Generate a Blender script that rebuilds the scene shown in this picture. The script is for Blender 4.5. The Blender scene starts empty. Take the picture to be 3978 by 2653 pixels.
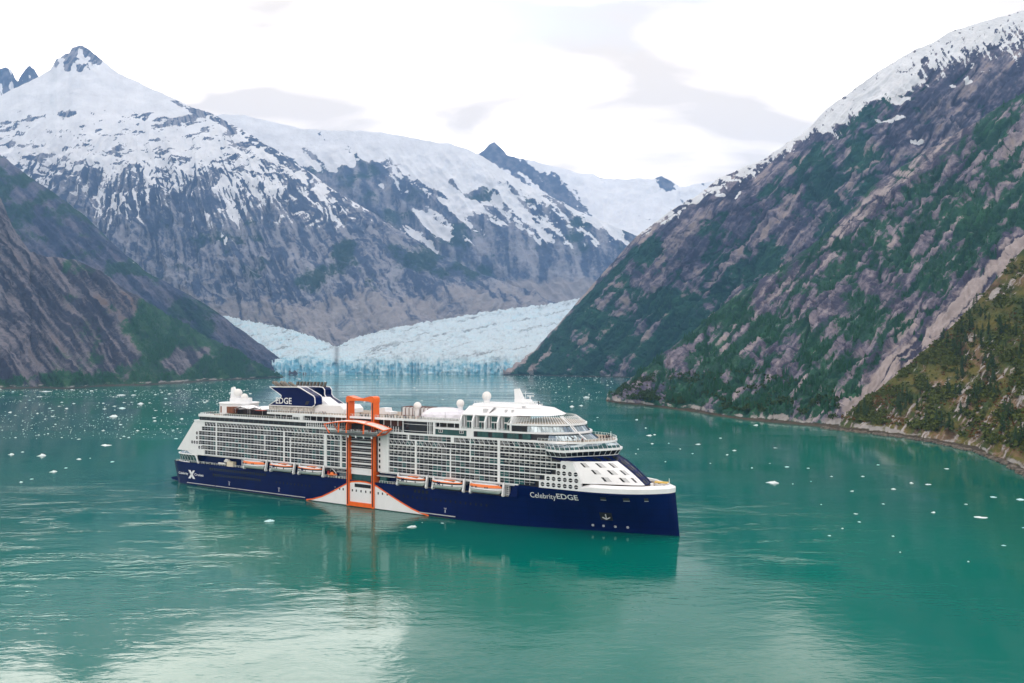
import bpy, math, random
import numpy as np
from mathutils import Vector, Matrix
R = math.radians
random.seed(7)
scene = bpy.context.scene
COL = scene.collection

# ------------------------------------------------------------------ camera
# pixel frame of the photograph: 3978 x 2653, focal length 2652 px (24 mm), horizon at row 1405,
# camera 74 m above the water, level (the frame is shifted up, verticals stay vertical)
F, H, YH, CX = 2652.0, 74.0, 1405.0, 1989.0
cam_d = bpy.data.cameras.new('camera')
cam = bpy.data.objects.new('camera', cam_d)
COL.objects.link(cam)
cam_d.sensor_width = 36.0
cam_d.lens = 36.0 * F / 3978.0
cam_d.shift_y = (YH - 1326.5) / 3978.0
cam_d.clip_start = 1.0
cam_d.clip_end = 60000.0
cam.location = (0, 0, H)
cam.rotation_euler = (R(90), 0, 0)
scene.camera = cam

# ------------------------------------------------------------------ sky: nearly closed bright cloud over a daylight sky
SUN_EL, SUN_AZ = R(16), R(-25)          # azimuth clockwise from +Y (the view direction)
world = bpy.data.worlds.new('World')
scene.world = world
world.use_nodes = True
nt = world.node_tree
for n in list(nt.nodes):
    nt.nodes.remove(n)
def WN(t, **k):
    n = nt.nodes.new(t)
    for a, b in k.items():
        setattr(n, a, b)
    return n
sky = WN('ShaderNodeTexSky', sky_type='NISHITA', sun_disc=False, sun_elevation=SUN_EL, sun_rotation=SUN_AZ)
skys = WN('ShaderNodeVectorMath', operation='SCALE'); skys.inputs['Scale'].default_value = 0.13
nt.links.new(sky.outputs[0], skys.inputs[0])
geo = WN('ShaderNodeNewGeometry')
inv = WN('ShaderNodeVectorMath', operation='SCALE'); inv.inputs['Scale'].default_value = -1.0
nt.links.new(geo.outputs['Incoming'], inv.inputs[0])
sep = WN('ShaderNodeSeparateXYZ'); nt.links.new(inv.outputs[0], sep.inputs[0])
zc = WN('ShaderNodeMath', operation='MAXIMUM'); nt.links.new(sep.outputs['Z'], zc.inputs[0]); zc.inputs[1].default_value = 0.0
za = WN('ShaderNodeMath', operation='ADD'); nt.links.new(zc.outputs[0], za.inputs[0]); za.inputs[1].default_value = 0.22
dx = WN('ShaderNodeMath', operation='DIVIDE'); nt.links.new(sep.outputs['X'], dx.inputs[0]); nt.links.new(za.outputs[0], dx.inputs[1])
dy = WN('ShaderNodeMath', operation='DIVIDE'); nt.links.new(sep.outputs['Y'], dy.inputs[0]); nt.links.new(za.outputs[0], dy.inputs[1])
cmb = WN('ShaderNodeCombineXYZ'); nt.links.new(dx.outputs[0], cmb.inputs[0]); nt.links.new(dy.outputs[0], cmb.inputs[1])
mp = WN('ShaderNodeMapping'); nt.links.new(cmb.outputs[0], mp.inputs[0])
mp.inputs['Location'].default_value = (7.92, 4.3, 0.0); mp.inputs['Scale'].default_value = (0.75, 1.5, 1.0)
cn = WN('ShaderNodeTexNoise'); nt.links.new(mp.outputs[0], cn.inputs['Vector'])
cn.inputs['Scale'].default_value = 2.9; cn.inputs['Detail'].default_value = 7.0; cn.inputs['Roughness'].default_value = 0.46
cn.inputs['Distortion'].default_value = 0.35
cr = WN('ShaderNodeValToRGB'); nt.links.new(cn.outputs[0], cr.inputs[0])
e = cr.color_ramp.elements
e[0].position = 0.40; e[0].color = (0.46, 0.41, 0.365, 1)
e[1].position = 0.70; e[1].color = (1.46, 1.30, 1.16, 1)
m = cr.color_ramp.elements.new(0.56); m.color = (0.97, 0.86, 0.765, 1)
q_ = cr.color_ramp.elements.new(0.50); q_.color = (0.62, 0.55, 0.49, 1)
# small openings where the daylight sky shows through
cn2 = WN('ShaderNodeTexNoise'); nt.links.new(mp.outputs[0], cn2.inputs['Vector'])
cn2.inputs['Scale'].default_value = 0.9; cn2.inputs['Detail'].default_value = 5.0; cn2.inputs['Roughness'].default_value = 0.5
op = WN('ShaderNodeMapRange'); nt.links.new(cn2.outputs[0], op.inputs[0])
op.inputs['From Min'].default_value = 0.36; op.inputs['From Max'].default_value = 0.46
op.inputs['To Min'].default_value = 0.55; op.inputs['To Max'].default_value = 1.0
mx = WN('ShaderNodeMix', data_type='RGBA')
nt.links.new(op.outputs[0], mx.inputs['Factor']); nt.links.new(skys.outputs[0], mx.inputs['A']); nt.links.new(cr.outputs[0], mx.inputs['B'])
bg = WN('ShaderNodeBackground'); bg.inputs['Strength'].default_value = 1.0
nt.links.new(mx.outputs['Result'], bg.inputs[0])
wo = WN('ShaderNodeOutputWorld'); nt.links.new(bg.outputs[0], wo.inputs[0])

# ------------------------------------------------------------------ sun behind the cloud
sun_d = bpy.data.lights.new('sun', 'SUN')
sun_d.energy = 0.5; sun_d.angle = R(32); sun_d.color = (1.0, 0.95, 0.88)
sun = bpy.data.objects.new('sun', sun_d); COL.objects.link(sun)
sv = Vector((math.sin(SUN_AZ) * math.cos(SUN_EL), math.cos(SUN_AZ) * math.cos(SUN_EL), math.sin(SUN_EL)))
sun.rotation_euler = sv.to_track_quat('Z', 'Y').to_euler()
sun.location = (0, 0, 4000)

vs = scene.view_settings
vs.view_transform = 'Standard'; vs.look = 'None'; vs.exposure = 1.4; vs.gamma = 1.0; vs.use_curve_mapping = False
cy = scene.cycles
cy.use_denoising = True
cy.max_bounces = 6; cy.diffuse_bounces = 2; cy.glossy_bounces = 3; cy.transmission_bounces = 3
cy.volume_bounces = 1; cy.transparent_max_bounces = 12
cy.sample_clamp_indirect = 6.0

# ------------------------------------------------------------------ helpers
def tag(o, label=None, cat=None, group=None, kind=None):
    if label: o['label'] = label
    if cat: o['category'] = cat
    if group: o['group'] = group
    if kind: o['kind'] = kind
    return o

def empty(name, loc=(0, 0, 0), rz=0.0, parent=None):
    o = bpy.data.objects.new(name, None); COL.objects.link(o)
    o.location = loc; o.rotation_euler = (0, 0, rz); o.empty_display_size = 1.0
    if parent: o.parent = parent
    return o

class MB:
    """collects simple solids and links them as one mesh object"""
    def __init__(self): self.v = []; self.f = []; self.m = []
    def add(self, vs, fs, mat=0):
        b = len(self.v); self.v += [tuple(p) for p in vs]
        for q in fs: self.f.append(tuple(i + b for i in q)); self.m.append(mat)
        return self
    def box(self, x0, x1, y0, y1, z0, z1, mat=0):
        return self.add([(x0,y0,z0),(x1,y0,z0),(x1,y1,z0),(x0,y1,z0),(x0,y0,z1),(x1,y0,z1),(x1,y1,z1),(x0,y1,z1)],
            [(0,3,2,1),(4,5,6,7),(0,1,5,4),(1,2,6,5),(2,3,7,6),(3,0,4,7)], mat)
    def prism(self, poly, fn, t0, t1, mat=0, side=None):
        """poly: 2D points; fn(a,b,t) -> 3D"""
        n = len(poly)
        vs = [fn(a, b, t0) for a, b in poly] + [fn(a, b, t1) for a, b in poly]
        self.add(vs, [tuple(range(n - 1, -1, -1)), tuple(range(n, 2 * n))], mat)
        b = len(self.v) - 2 * n
        for i in range(n):
            j = (i + 1) % n
            self.f.append((b + i, b + j, b + n + j, b + n + i)); self.m.append(mat if side is None else side)
        return self
    def bar(self, p, q, w, h=None, mat=0):
        p, q = Vector(p), Vector(q); d = (q - p)
        if d.length < 1e-6: return self
        d.normalize(); up = Vector((0, 0, 1)) if abs(d.z) < 0.95 else Vector((1, 0, 0))
        s = d.cross(up).normalized(); u = s.cross(d).normalized(); h = h or w
        s *= w / 2; u *= h / 2
        vs = [p - s - u, p + s - u, p + s + u, p - s + u, q - s - u, q + s - u, q + s + u, q - s + u]
        return self.add(vs, [(0,3,2,1),(4,5,6,7),(0,1,5,4),(1,2,6,5),(2,3,7,6),(3,0,4,7)], mat)
    def tube(self, pts, r, n=6, mat=0, closed=False):
        pts = [Vector(p) for p in pts]; k = len(pts); rings = []
        for i, p in enumerate(pts):
            a = pts[(i - 1) % k] if closed or i > 0 else p
            b = pts[(i + 1) % k] if closed or i < k - 1 else p
            d = (b - a).normalized(); up = Vector((0, 0, 1)) if abs(d.z) < 0.9 else Vector((1, 0, 0))
            s = d.cross(up).normalized(); u = s.cross(d).normalized()
            rr = r[i] if isinstance(r, (list, tuple)) else r
            rings.append([p + (s * math.cos(2 * math.pi * j / n) + u * math.sin(2 * math.pi * j / n)) * rr for j in range(n)])
        return self.loft(rings, mat, ring=True, cap=not closed, closed=closed)
    def loft(self, rings, mat=0, ring=True, cap=False, closed=False):
        n = len(rings[0]); k = len(rings); vs = [p for rg in rings for p in rg]; fs = []
        for i in range(k if closed else k - 1):
            a, b = i * n, ((i + 1) % k) * n
            for j in range(n if ring else n - 1):
                jj = (j + 1) % n
                fs.append((a + j, a + jj, b + jj, b + j))
        if cap: fs += [tuple(range(n - 1, -1, -1)), tuple(range((k - 1) * n, k * n))]
        return self.add(vs, fs, mat)
    def cyl(self, c, z0, z1, r0, r1=None, n=16, mat=0):
        r1 = r0 if r1 is None else r1
        rg = lambda z, r: [(c[0] + r * math.cos(2 * math.pi * j / n), c[1] + r * math.sin(2 * math.pi * j / n), z) for j in range(n)]
        return self.loft([rg(z0, r0), rg(z1, r1)], mat, cap=True)
    def sphere(self, c, r, n=14, k=9, mat=0, sz=1.0, lo=-90):
        rings = []
        for i in range(k + 1):
            a = R(lo + (90 - lo) * i / k); rr = max(r * math.cos(a), 1e-3)
            rings.append([(c[0] + rr * math.cos(2 * math.pi * j / n), c[1] + rr * math.sin(2 * math.pi * j / n), c[2] + sz * r * math.sin(a)) for j in range(n)])
        return self.loft(rings, mat, cap=True)
    def mesh(self, name, mats, flip=False, smooth=False):
        me = bpy.data.meshes.new(name)
        v = [(x, -y, z) for x, y, z in self.v] if flip else self.v
        f = [tuple(reversed(q)) for q in self.f] if flip else self.f
        me.from_pydata(v, [], f)
        for mm in mats: me.materials.append(mm)
        me.polygons.foreach_set('material_index', self.m)
        if smooth:
            me.polygons.foreach_set('use_smooth', [True] * len(self.f))
            if smooth == 'auto': me.set_sharp_from_angle(angle=R(35))
        me.update()
        return me
    def build(self, name, mats, parent=None, flip=False, smooth=False, loc=None, rz=0.0):
        if not isinstance(mats, (list, tuple)): mats = [mats]
        o = bpy.data.objects.new(name, self.mesh(name, mats, flip, smooth)); COL.objects.link(o)
        if parent: o.parent = parent
        if loc: o.location = loc
        if rz: o.rotation_euler = (0, 0, rz)
        return o

# ---- noise on arrays
def _hash(xi, yi, seed):
    n = (xi.astype(np.int64) * 374761393 + yi.astype(np.int64) * 668265263 + seed * 974711) & 0xffffffff
    n = ((n ^ (n >> 13)) * 1274126177) & 0xffffffff
    n = ((n ^ (n >> 16)) * 2246822519) & 0xffffffff
    return ((n ^ (n >> 15)) & 0xffffff) / float(0xffffff)
def vnoise(x, y, seed=0):
    xi = np.floor(x); yi = np.floor(y); u = x - xi; w = y - yi
    u = u * u * u * (u * (u * 6 - 15) + 10); w = w * w * w * (w * (w * 6 - 15) + 10)
    a = _hash(xi, yi, seed); b = _hash(xi + 1, yi, seed); c = _hash(xi, yi + 1, seed); d = _hash(xi + 1, yi + 1, seed)
    return (a * (1 - u) + b * u) * (1 - w) + (c * (1 - u) + d * u) * w
def fbm(x, y, seed=0, octv=5, gain=0.5):
    s = 0; a = 1; t = 0
    for i in range(octv):
        s = s + a * (vnoise(x, y, seed + i * 17) * 2 - 1); t += a
        a *= gain; x, y = x * 1.93 + y * 0.31 + 5.2, y * 1.93 - x * 0.31 + 1.7
    return s / t * 1.6
def ridged(x, y, seed=0, octv=5, gain=0.5):
    s = 0; a = 1; t = 0
    for i in range(octv):
        s = s + a * (1 - np.abs(vnoise(x, y, seed + i * 17) * 2 - 1) * 2); t += a
        a *= gain; x, y = x * 1.97 + y * 0.23 + 3.2, y * 1.97 - x * 0.23 + 7.7
    return s / t
def sst(a, b, x):
    t = np.clip((x - a) / (b - a), 0, 1); return t * t * (3 - 2 * t)
def rot(x, y, deg, sx, sy):
    c, s = math.cos(R(deg)), math.sin(R(deg))
    return (x * c + y * s) / sx, (-x * s + y * c) / sy

# ---- materials
def nodes_of(name):
    mt = bpy.data.materials.new(name); mt.use_nodes = True
    t = mt.node_tree; b = t.nodes['Principled BSDF']
    return mt, t, b
def paint(name, col, rough=0.45, var=0.06, scale=0.25, metal=0.0, spec=0.5, alpha=1.0, bump=0.0):
    mt, t, b = nodes_of(name)
    tc = t.nodes.new('ShaderNodeTexCoord'); nz = t.nodes.new('ShaderNodeTexNoise')
    mp_ = t.nodes.new('ShaderNodeMapping'); mp_.inputs['Scale'].default_value = (1, 1, 0.35)
    t.links.new(tc.outputs['Object'], mp_.inputs[0]); t.links.new(mp_.outputs[0], nz.inputs['Vector'])
    nz.inputs['Scale'].default_value = scale; nz.inputs['Detail'].default_value = 6; nz.inputs['Roughness'].default_value = 0.65
    mr = t.nodes.new('ShaderNodeMapRange'); t.links.new(nz.outputs[0], mr.inputs[0])
    mr.inputs['From Min'].default_value = 0.3; mr.inputs['From Max'].default_value = 0.7
    mr.inputs['To Min'].default_value = 1 - 2 * var; mr.inputs['To Max'].default_value = 1 + var
    hs = t.nodes.new('ShaderNodeVectorMath'); hs.operation = 'SCALE'; hs.inputs[0].default_value = col[:3]
    t.links.new(mr.outputs[0], hs.inputs['Scale']); t.links.new(hs.outputs[0], b.inputs['Base Color'])
    rr = t.nodes.new('ShaderNodeMapRange'); t.links.new(nz.outputs[0], rr.inputs[0])
    rr.inputs['To Min'].default_value = rough * 1.25; rr.inputs['To Max'].default_value = rough * 0.75
    t.links.new(rr.outputs[0], b.inputs['Roughness'])
    b.inputs['Metallic'].default_value = metal; b.inputs['Specular IOR Level'].default_value = spec
    b.inputs['Alpha'].default_value = alpha
    return mt

# ------------------------------------------------------------------ water
def water_mat():
    mt, t, b = nodes_of('fjord_water')
    N = t.nodes.new; Lk = t.links.new
    tc = N('ShaderNodeTexCoord')
    def noise(scale, sx=1.0, sy=1.0, detail=3.0, rough=0.5, rz=0.0, dist=0.0):
        m_ = N('ShaderNodeMapping'); m_.inputs['Scale'].default_value = (sx, sy, 1); m_.inputs['Rotation'].default_value = (0, 0, rz)
        n_ = N('ShaderNodeTexNoise'); Lk(tc.outputs['Object'], m_.inputs[0]); Lk(m_.outputs[0], n_.inputs['Vector'])
        n_.inputs['Scale'].default_value = scale; n_.inputs['Detail'].default_value = detail
        n_.inputs['Roughness'].default_value = rough; n_.inputs['Distortion'].default_value = dist
        return n_.outputs[0]
    def math_(op, a, b_, clamp=False):
        m_ = N('ShaderNodeMath'); m_.operation = op; m_.use_clamp = clamp
        for i, q in enumerate((a, b_)):
            if isinstance(q, (int, float)): m_.inputs[i].default_value = q
            else: Lk(q, m_.inputs[i])
        return m_.outputs[0]
    def rng(a, f0, f1, t0, t1):
        m_ = N('ShaderNodeMapRange'); Lk(a, m_.inputs[0]); m_.interpolation_type = 'SMOOTHSTEP'
        for k, q in zip(('From Min', 'From Max', 'To Min', 'To Max'), (f0, f1, t0, t1)): m_.inputs[k].default_value = q
        return m_.outputs[0]
    # ripples of three lengths; wind ruffles the surface in patches and streaks
    big = noise(0.035, 0.6, 1.5, 2, 0.5, R(8))
    mid = noise(0.22, 0.55, 1.4, 3, 0.55, R(-6), 0.4)
    fine = noise(0.9, 0.6, 1.3, 2, 0.5, R(5))
    patch = noise(0.006, 0.5, 1.6, 4, 0.55, R(12), 0.6)
    ruff = rng(patch, 0.46, 0.68, 0.10, 0.7)
    hh = math_('ADD', math_('MULTIPLY', big, 1.1), math_('ADD', math_('MULTIPLY', mid, 0.50), math_('MULTIPLY', fine, 0.11)))
    # the water stirred up round the stern and off the bow
    sp = N('ShaderNodeSeparateXYZ'); Lk(tc.outputs['Object'], sp.inputs[0])
    def blob(cx_, cy_, rx_, ry_):
        a_ = math_('DIVIDE', math_('SUBTRACT', sp.outputs[0], cx_), rx_); c_ = math_('DIVIDE', math_('SUBTRACT', sp.outputs[1], cy_), ry_)
        return rng(math_('ADD', math_('MULTIPLY', a_, a_), math_('MULTIPLY', c_, c_)), 0.1, 1.0, 1.0, 0.0)
    swirl = rng(noise(0.03, 0.45, 1.5, 5, 0.6, R(-14), 1.6), 0.44, 0.60, 0.0, 1.0)
    wake = math_('MULTIPLY', math_('MAXIMUM', blob(-205, 325, 190, 150), math_('MULTIPLY', blob(105, 315, 75, 85), 0.8)), swirl)
    far_st = rng(noise(0.010, 0.35, 0.9, 4, 0.55, R(4), 0.3), 0.46, 0.58, 0.0, 1.0)
    wake = math_('MAXIMUM', wake, math_('MULTIPLY', blob(-130, 1350, 520, 420), far_st))
    rip = rng(noise(0.05, 0.5, 1.4, 4, 0.6, R(10), 0.8), 0.38, 0.62, 0.02, 0.25)
    wake = math_('MAXIMUM', wake, math_('MULTIPLY', blob(-60, 185, 170, 95), rip))
    ruff = math_('ADD', ruff, math_('MULTIPLY', wake, 1.6))
    bp = N('ShaderNodeBump'); Lk(hh, bp.inputs['Height']); Lk(ruff, bp.inputs['Strength']); bp.inputs['Distance'].default_value = 0.5
    Lk(bp.outputs[0], b.inputs['Normal'])
    # glacial silt: the teal varies slowly
    silt = noise(0.004, 1.0, 1.0, 4, 0.5)
    cmx = N('ShaderNodeMix'); cmx.data_type = 'RGBA'
    Lk(rng(silt, 0.3, 0.7, 0, 1), cmx.inputs['Factor'])
    cmx.inputs['A'].default_value = (0.0, 0.112, 0.090, 1); cmx.inputs['B'].default_value = (0.0, 0.142, 0.108, 1)
    Lk(cmx.outputs['Result'], b.inputs['Base Color'])
    Lk(rng(patch, 0.4, 0.65, 0.06, 0.14), b.inputs['Roughness'])
    b.inputs['IOR'].default_value = 1.34
    return mt
o = MB().add([(-14000, -3000, 0), (14000, -3000, 0), (14000, 16000, 0), (-14000, 16000, 0)], [(0, 1, 2, 3)]).build('water', water_mat())
tag(o, kind='structure')

# ------------------------------------------------------------------ terrain
def terrain_mat(name, dark, light, veg, vegb, scl, snow=(0.72, 0.745, 0.775), beige=(0.33, 0.29, 0.26)):
    """dark/light rock by 'tone', plants by 'veg', snow by 'snow', bare pale rock by 'bare'"""
    mt, t, b = nodes_of(name); N = t.nodes.new; Lk = t.links.new
    tc = N('ShaderNodeTexCoord')
    def at(nm):
        a = N('ShaderNodeAttribute'); a.attribute_name = nm; return a.outputs['Fac']
    def noise(s, d=5, r=0.6):
        n_ = N('ShaderNodeTexNoise'); Lk(tc.outputs['Object'], n_.inputs['Vector']); n_.inputs['Scale'].default_value = s
        n_.inputs['Detail'].default_value = d; n_.inputs['Roughness'].default_value = r; return n_.outputs[0]
    def mix(f, A, B):
        m_ = N('ShaderNodeMix'); m_.data_type = 'RGBA'; Lk(f, m_.inputs['Factor'])
        for k, q in (('A', A), ('B', B)):
            if isinstance(q, tuple): m_.inputs[k].default_value = (*q, 1)
            else: Lk(q, m_.inputs[k])
        return m_.outputs['Result']
    def thr(a, nz, amp, w):
        s_ = N('ShaderNodeMath'); s_.operation = 'MULTIPLY_ADD'; Lk(nz, s_.inputs[0]); s_.inputs[1].default_value = amp; Lk(a, s_.inputs[2])
        m_ = N('ShaderNodeMapRange'); m_.interpolation_type = 'SMOOTHSTEP'; Lk(s_.outputs[0], m_.inputs[0])
        m_.inputs['From Min'].default_value = 0.5 + amp / 2 - w; m_.inputs['From Max'].default_value = 0.5 + amp / 2 + w
        return m_.outputs[0]
    n1 = noise(1 / (12 * scl)); n2 = noise(1 / (60 * scl)); n3 = noise(1 / (4 * scl), 3)
    c = mix(thr(at('tone'), n1, 0.9, 0.30), dark, light)
    c = mix(thr(at('bare'), n1, 0.5, 0.25), c, beige)
    vc = mix(thr(at('tone'), n3, 1.2, 0.5), veg, vegb)
    c = mix(thr(at('veg'), n1, 0.85, 0.13), c, vc)
    c = mix(thr(at('tide'), n1, 0.5, 0.2), c, (0.055, 0.045, 0.03))
    c = mix(thr(at('strand'), n3, 0.6, 0.2), c, (0.27, 0.26, 0.25))
    c = mix(thr(at('snow'), n1, 0.3, 0.06), c, snow)
    va = N('ShaderNodeMapRange'); Lk(n2, va.inputs[0]); va.inputs['From Min'].default_value = 0.3; va.inputs['From Max'].default_value = 0.7
    va.inputs['To Min'].default_value = 0.88; va.inputs['To Max'].default_value = 1.1
    sc = N('ShaderNodeVectorMath'); sc.operation = 'SCALE'; Lk(c, sc.inputs[0]); Lk(va.outputs[0], sc.inputs['Scale'])
    Lk(sc.outputs[0], b.inputs['Base Color'])
    b.inputs['Roughness'].default_value = 0.9; b.inputs['Specular IOR Level'].default_value = 0.15
    bp = N('ShaderNodeBump'); Lk(n1, bp.inputs['Height']); bp.inputs['Strength'].default_value = 0.7; bp.inputs['Distance'].default_value = 5 * scl
    Lk(bp.outputs[0], b.inputs['Normal'])
    return mt

def cracks(PX, PY, ang, ln, wd, seed, w=0.05):
    u, v = rot(PX, PY, ang, ln, wd)
    n = 0.7 * vnoise(u, v, seed) + 0.3 * vnoise(u * 2.3, v * 2.1, seed + 3)
    return sst(w, 0.0, np.abs(n - 0.5))
def curve(pts):
    a = np.array(pts, float); return a[:, 0], a[:, 1], a[:, 2]
def shore_y(py): return F * H / (py - YH)

def layer(name, foot, ridge, x0, x1, nc, nr, disp, masks, mat, p=1.0, back=900.0, jag=0.0, seed=1, tspace=1.0, below=True):
    """a mountainside: every column runs from its foot (x, row, distance) to its ridge, is folded by disp and falls away behind"""
    fx, fp, fd = curve(foot); rx, rp, rd = curve(ridge)
    xs = np.linspace(x0, x1, nc)
    fp, fd = np.interp(xs, fx, fp), np.interp(xs, fx, fd)
    rp, rd = np.interp(xs, rx, rp), np.interp(xs, rx, rd)
    if jag: rp = rp + jag * fbm(xs / 45.0, xs * 0, seed + 91, 5, 0.6)
    t = np.linspace(0, 1, nr)[:, None] ** tspace
    PX = np.repeat(xs[None, :], nr, 0)
    PY = fp + (rp - fp) * t
    D = fd + (rd - fd) * t ** p
    P = np.stack([(PX - CX) / F * D, D, H - (PY - YH) / F * D], -1)
    gu = np.gradient(P, axis=1); gv = np.gradient(P, axis=0)
    Nn = np.cross(gu, gv); Nn /= np.linalg.norm(Nn, axis=-1, keepdims=True) + 1e-9
    if np.mean(Nn[..., 1]) > 0: Nn = -Nn
    T = np.repeat(t, nc, 1)
    edge = sst(0, 0.04, T) * (0.25 + 0.75 * sst(0, 0.10, 1 - T))
    d = disp(PX, PY, T) * D / F * edge
    P = P + Nn * d[..., None]
    M = masks(PX, PY, T, P[..., 2], d / D * F)
    rows = [P]
    mrows = {k: [np.broadcast_to(q, PX.shape)] for k, q in M.items()}
    if below:                                  # the slope goes on under the water
        q = P[:1].copy(); q[..., 2] = np.minimum(q[..., 2], 0) - 6; q[..., 1] -= 4
        rows = [q] + rows
        mrows = {k: [a[0][:1]] + a for k, a in mrows.items()}
    tail = P[-1:]
    for kk in (0.12, 0.35, 0.7, 1.0):          # the far side
        q = tail.copy(); q[..., 1] += back * kk; q[..., 0] *= 1 + back * kk / q[..., 1]
        q[..., 2] = tail[..., 2] * (1 - kk ** 1.3) - 8 * kk
        rows.append(q)
        for k in mrows: mrows[k].append(mrows[k][-1][-1:])
    P = np.concatenate(rows, 0); nr2 = P.shape[0]
    idx = np.arange(nr2 * nc).reshape(nr2, nc)
    fc = np.stack([idx[:-1, :-1], idx[:-1, 1:], idx[1:, 1:], idx[1:, :-1]], -1).reshape(-1, 4)
    me = bpy.data.meshes.new(name)
    me.vertices.add(nr2 * nc); me.vertices.foreach_set('co', P.reshape(-1).astype(np.float32))
    me.loops.add(fc.size); me.loops.foreach_set('vertex_index', fc.reshape(-1).astype(np.int32))
    me.polygons.add(len(fc)); me.polygons.foreach_set('loop_start', (np.arange(len(fc)) * 4).astype(np.int32))
    me.polygons.foreach_set('use_smooth', np.ones(len(fc), bool))
    me.update(calc_edges=True)
    for k, a in mrows.items():
        at = me.attributes.new(k, 'FLOAT', 'POINT')
        at.data.foreach_set('value', np.clip(np.concatenate(a, 0), 0, 1).reshape(-1).astype(np.float32))
    me.materials.append(mat)
    o = bpy.data.objects.new(name, me); COL.objects.link(o)
    tag(o, kind='structure')
    return o, P

Z0 = lambda PX: PX * 0.0
def strands(Zm, PX, seed, hi=6.5, lo=2.4):
    w = 0.5 * fbm(PX / 60, PX * 0 + seed, seed, 3)
    tide = 1 - sst(lo - 0.6, lo + 0.6, Zm + w)
    strand = sst(lo - 0.5, lo + 0.5, Zm + w) * (1 - sst(hi - 1.5, hi + 1.5, Zm + 4 * w))
    return tide, strand * (0.55 + 0.6 * fbm(PX / 25, Zm * .2, seed + 5, 3))

# --- far snow mountains
def disp_f0(PX, PY, T):
    return 9 * ridged(PX / 70, PY / 60, 5, 5) + 3 * fbm(PX / 18, PY / 18, 8, 3)
def mask_f0(PX, PY, T, Zm, d):
    peak = np.exp(-((PX - 1925) / 60) ** 2) * sst(690, 560, PY) + np.exp(-((PX - 2600) / 45) ** 2) * sst(770, 700, PY)
    u, v = rot(PX, PY, 42, 90, 26)
    diag = np.exp(-((PY - (640 + 0.72 * (PX - 2010))) / 60) ** 2) * sst(2350, 2250, PX)
    s = 0.95 - 1.1 * peak - 0.75 * diag + 0.4 * fbm(u, v, 3, 4) + 0.15 * fbm(PX / 14, PY / 14, 4, 3)
    return dict(snow=s, veg=Z0(PX), tone=0.4 + 0.4 * fbm(PX / 20, PY / 20, 9, 3), bare=Z0(PX), tide=Z0(PX), strand=Z0(PX))
mat_far = terrain_mat('far_mountain_hazed_rock', (0.05, 0.065, 0.11), (0.13, 0.145, 0.19), (0.03, 0.06, 0.045), (0.05, 0.08, 0.06), 3.6)  # the blue of distant haze is put into these rock colours
layer('far_mountain', [(1700, 1000, 8200), (3000, 1000, 8200)],
      [(1700, 640, 9300), (1850, 600, 9300), (1880, 585, 9300), (1900, 562, 9300), (1921, 551, 9300), (1945, 572, 9300), (1970, 600, 9300), (2010, 615, 9300),
       (2080, 627, 9400), (2150, 650, 9400), (2250, 668, 9500), (2350, 692, 9500), (2450, 697, 9500), (2540, 692, 9500), (2570, 684, 9500), (2600, 700, 9500),
       (2640, 726, 9500), (2700, 716, 9500), (2750, 706, 9500), (3000, 680, 9500)], 1700, 3000, 300, 100, disp_f0, mask_f0, mat_far, jag=5, seed=2)
# --- jagged summits at the far left
layer('far_peaks', [(-700, 700, 6900), (300, 700, 6900)],
      [(-700, 300, 7400), (-300, 330, 7400), (-120, 250, 7400), (-40, 275, 7400), (0, 263, 7400), (22, 256, 7400), (45, 272, 7400), (58, 305, 7400), (70, 318, 7400),
       (90, 285, 7400), (104, 268, 7400), (118, 256, 7400), (132, 262, 7400), (150, 290, 7400), (300, 480, 7400)], -700, 300, 260, 70,
      lambda PX, PY, T: 14 * ridged(PX / 45, PY / 50, 15, 5),
      lambda PX, PY, T, Zm, d: dict(snow=0.30 + 0.55 * fbm(PX / 22, PY / 30, 23, 4) + 0.5 * sst(300, 420, PY), veg=Z0(PX), tone=0.4 + 0.4 * fbm(PX / 15, PY / 15, 9, 3), bare=Z0(PX), tide=Z0(PX), strand=Z0(PX)),
      mat_far, jag=9, seed=4)

# --- the snow dome behind the glacier
def disp_f1(PX, PY, T):
    u, v = rot(PX, PY, 50, 160, 60)
    a = sst(480, 760, PY)
    return a * (22 * ridged(u, v, 31, 5) + 5 * fbm(PX / 22, PY / 22, 33, 4)) + (1 - a) * 3 * fbm(PX / 120, PY / 40, 35, 3)
def mask_f1(PX, PY, T, Zm, d):
    line = np.interp(PX, [800, 1250, 1400, 1600, 1750, 1900, 2100, 2300, 2460, 2700], [760, 690, 760, 930, 930, 860, 880, 900, 940, 990])
    u, v = rot(PX, PY, 38, 120, 34)
    u2, v2 = rot(PX, PY, 80, 90, 26)
    cliff = np.exp(-((PY - (700 - 0.30 * (PX - 1330))) / 42) ** 2) * np.exp(-((PX - 1420) / 130) ** 2) * 1.5
    cliff += np.exp(-((PY - 775) / 75) ** 2) * np.exp(-((PX - 1560) / 120) ** 2) * 1.15
    cliff += np.exp(-((PY - 760) / 22) ** 2) * np.exp(-((PX - 1850) / 60) ** 2) * 1.1
    s = 0.5 + (line - PY) / 260 - cliff + 0.62 * fbm(u, v, 41, 5, 0.6) + 0.16 * fbm(PX / 9, PY / 7, 44, 3) - 0.02 * d
    s = np.where(PY < line - 230, np.maximum(s, 0.55 + 0.25 * fbm(PX / 16, PY / 11, 46, 3)), s)
    s = s - 0.9 * sst(930, 1040, PY)
    veg = 0.28 + 0.4 * fbm(PX / 90, PY / 60, 47, 4) - 0.4 * sst(1080, 1150, PY)
    return dict(snow=s, veg=veg, tone=0.42 + 0.5 * fbm(u2, v2, 48, 5, 0.6), bare=0.1 + 0.9 * sst(1060, 1140, PY) + 0.3 * fbm(u, v, 50, 3), tide=Z0(PX), strand=Z0(PX))
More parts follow.
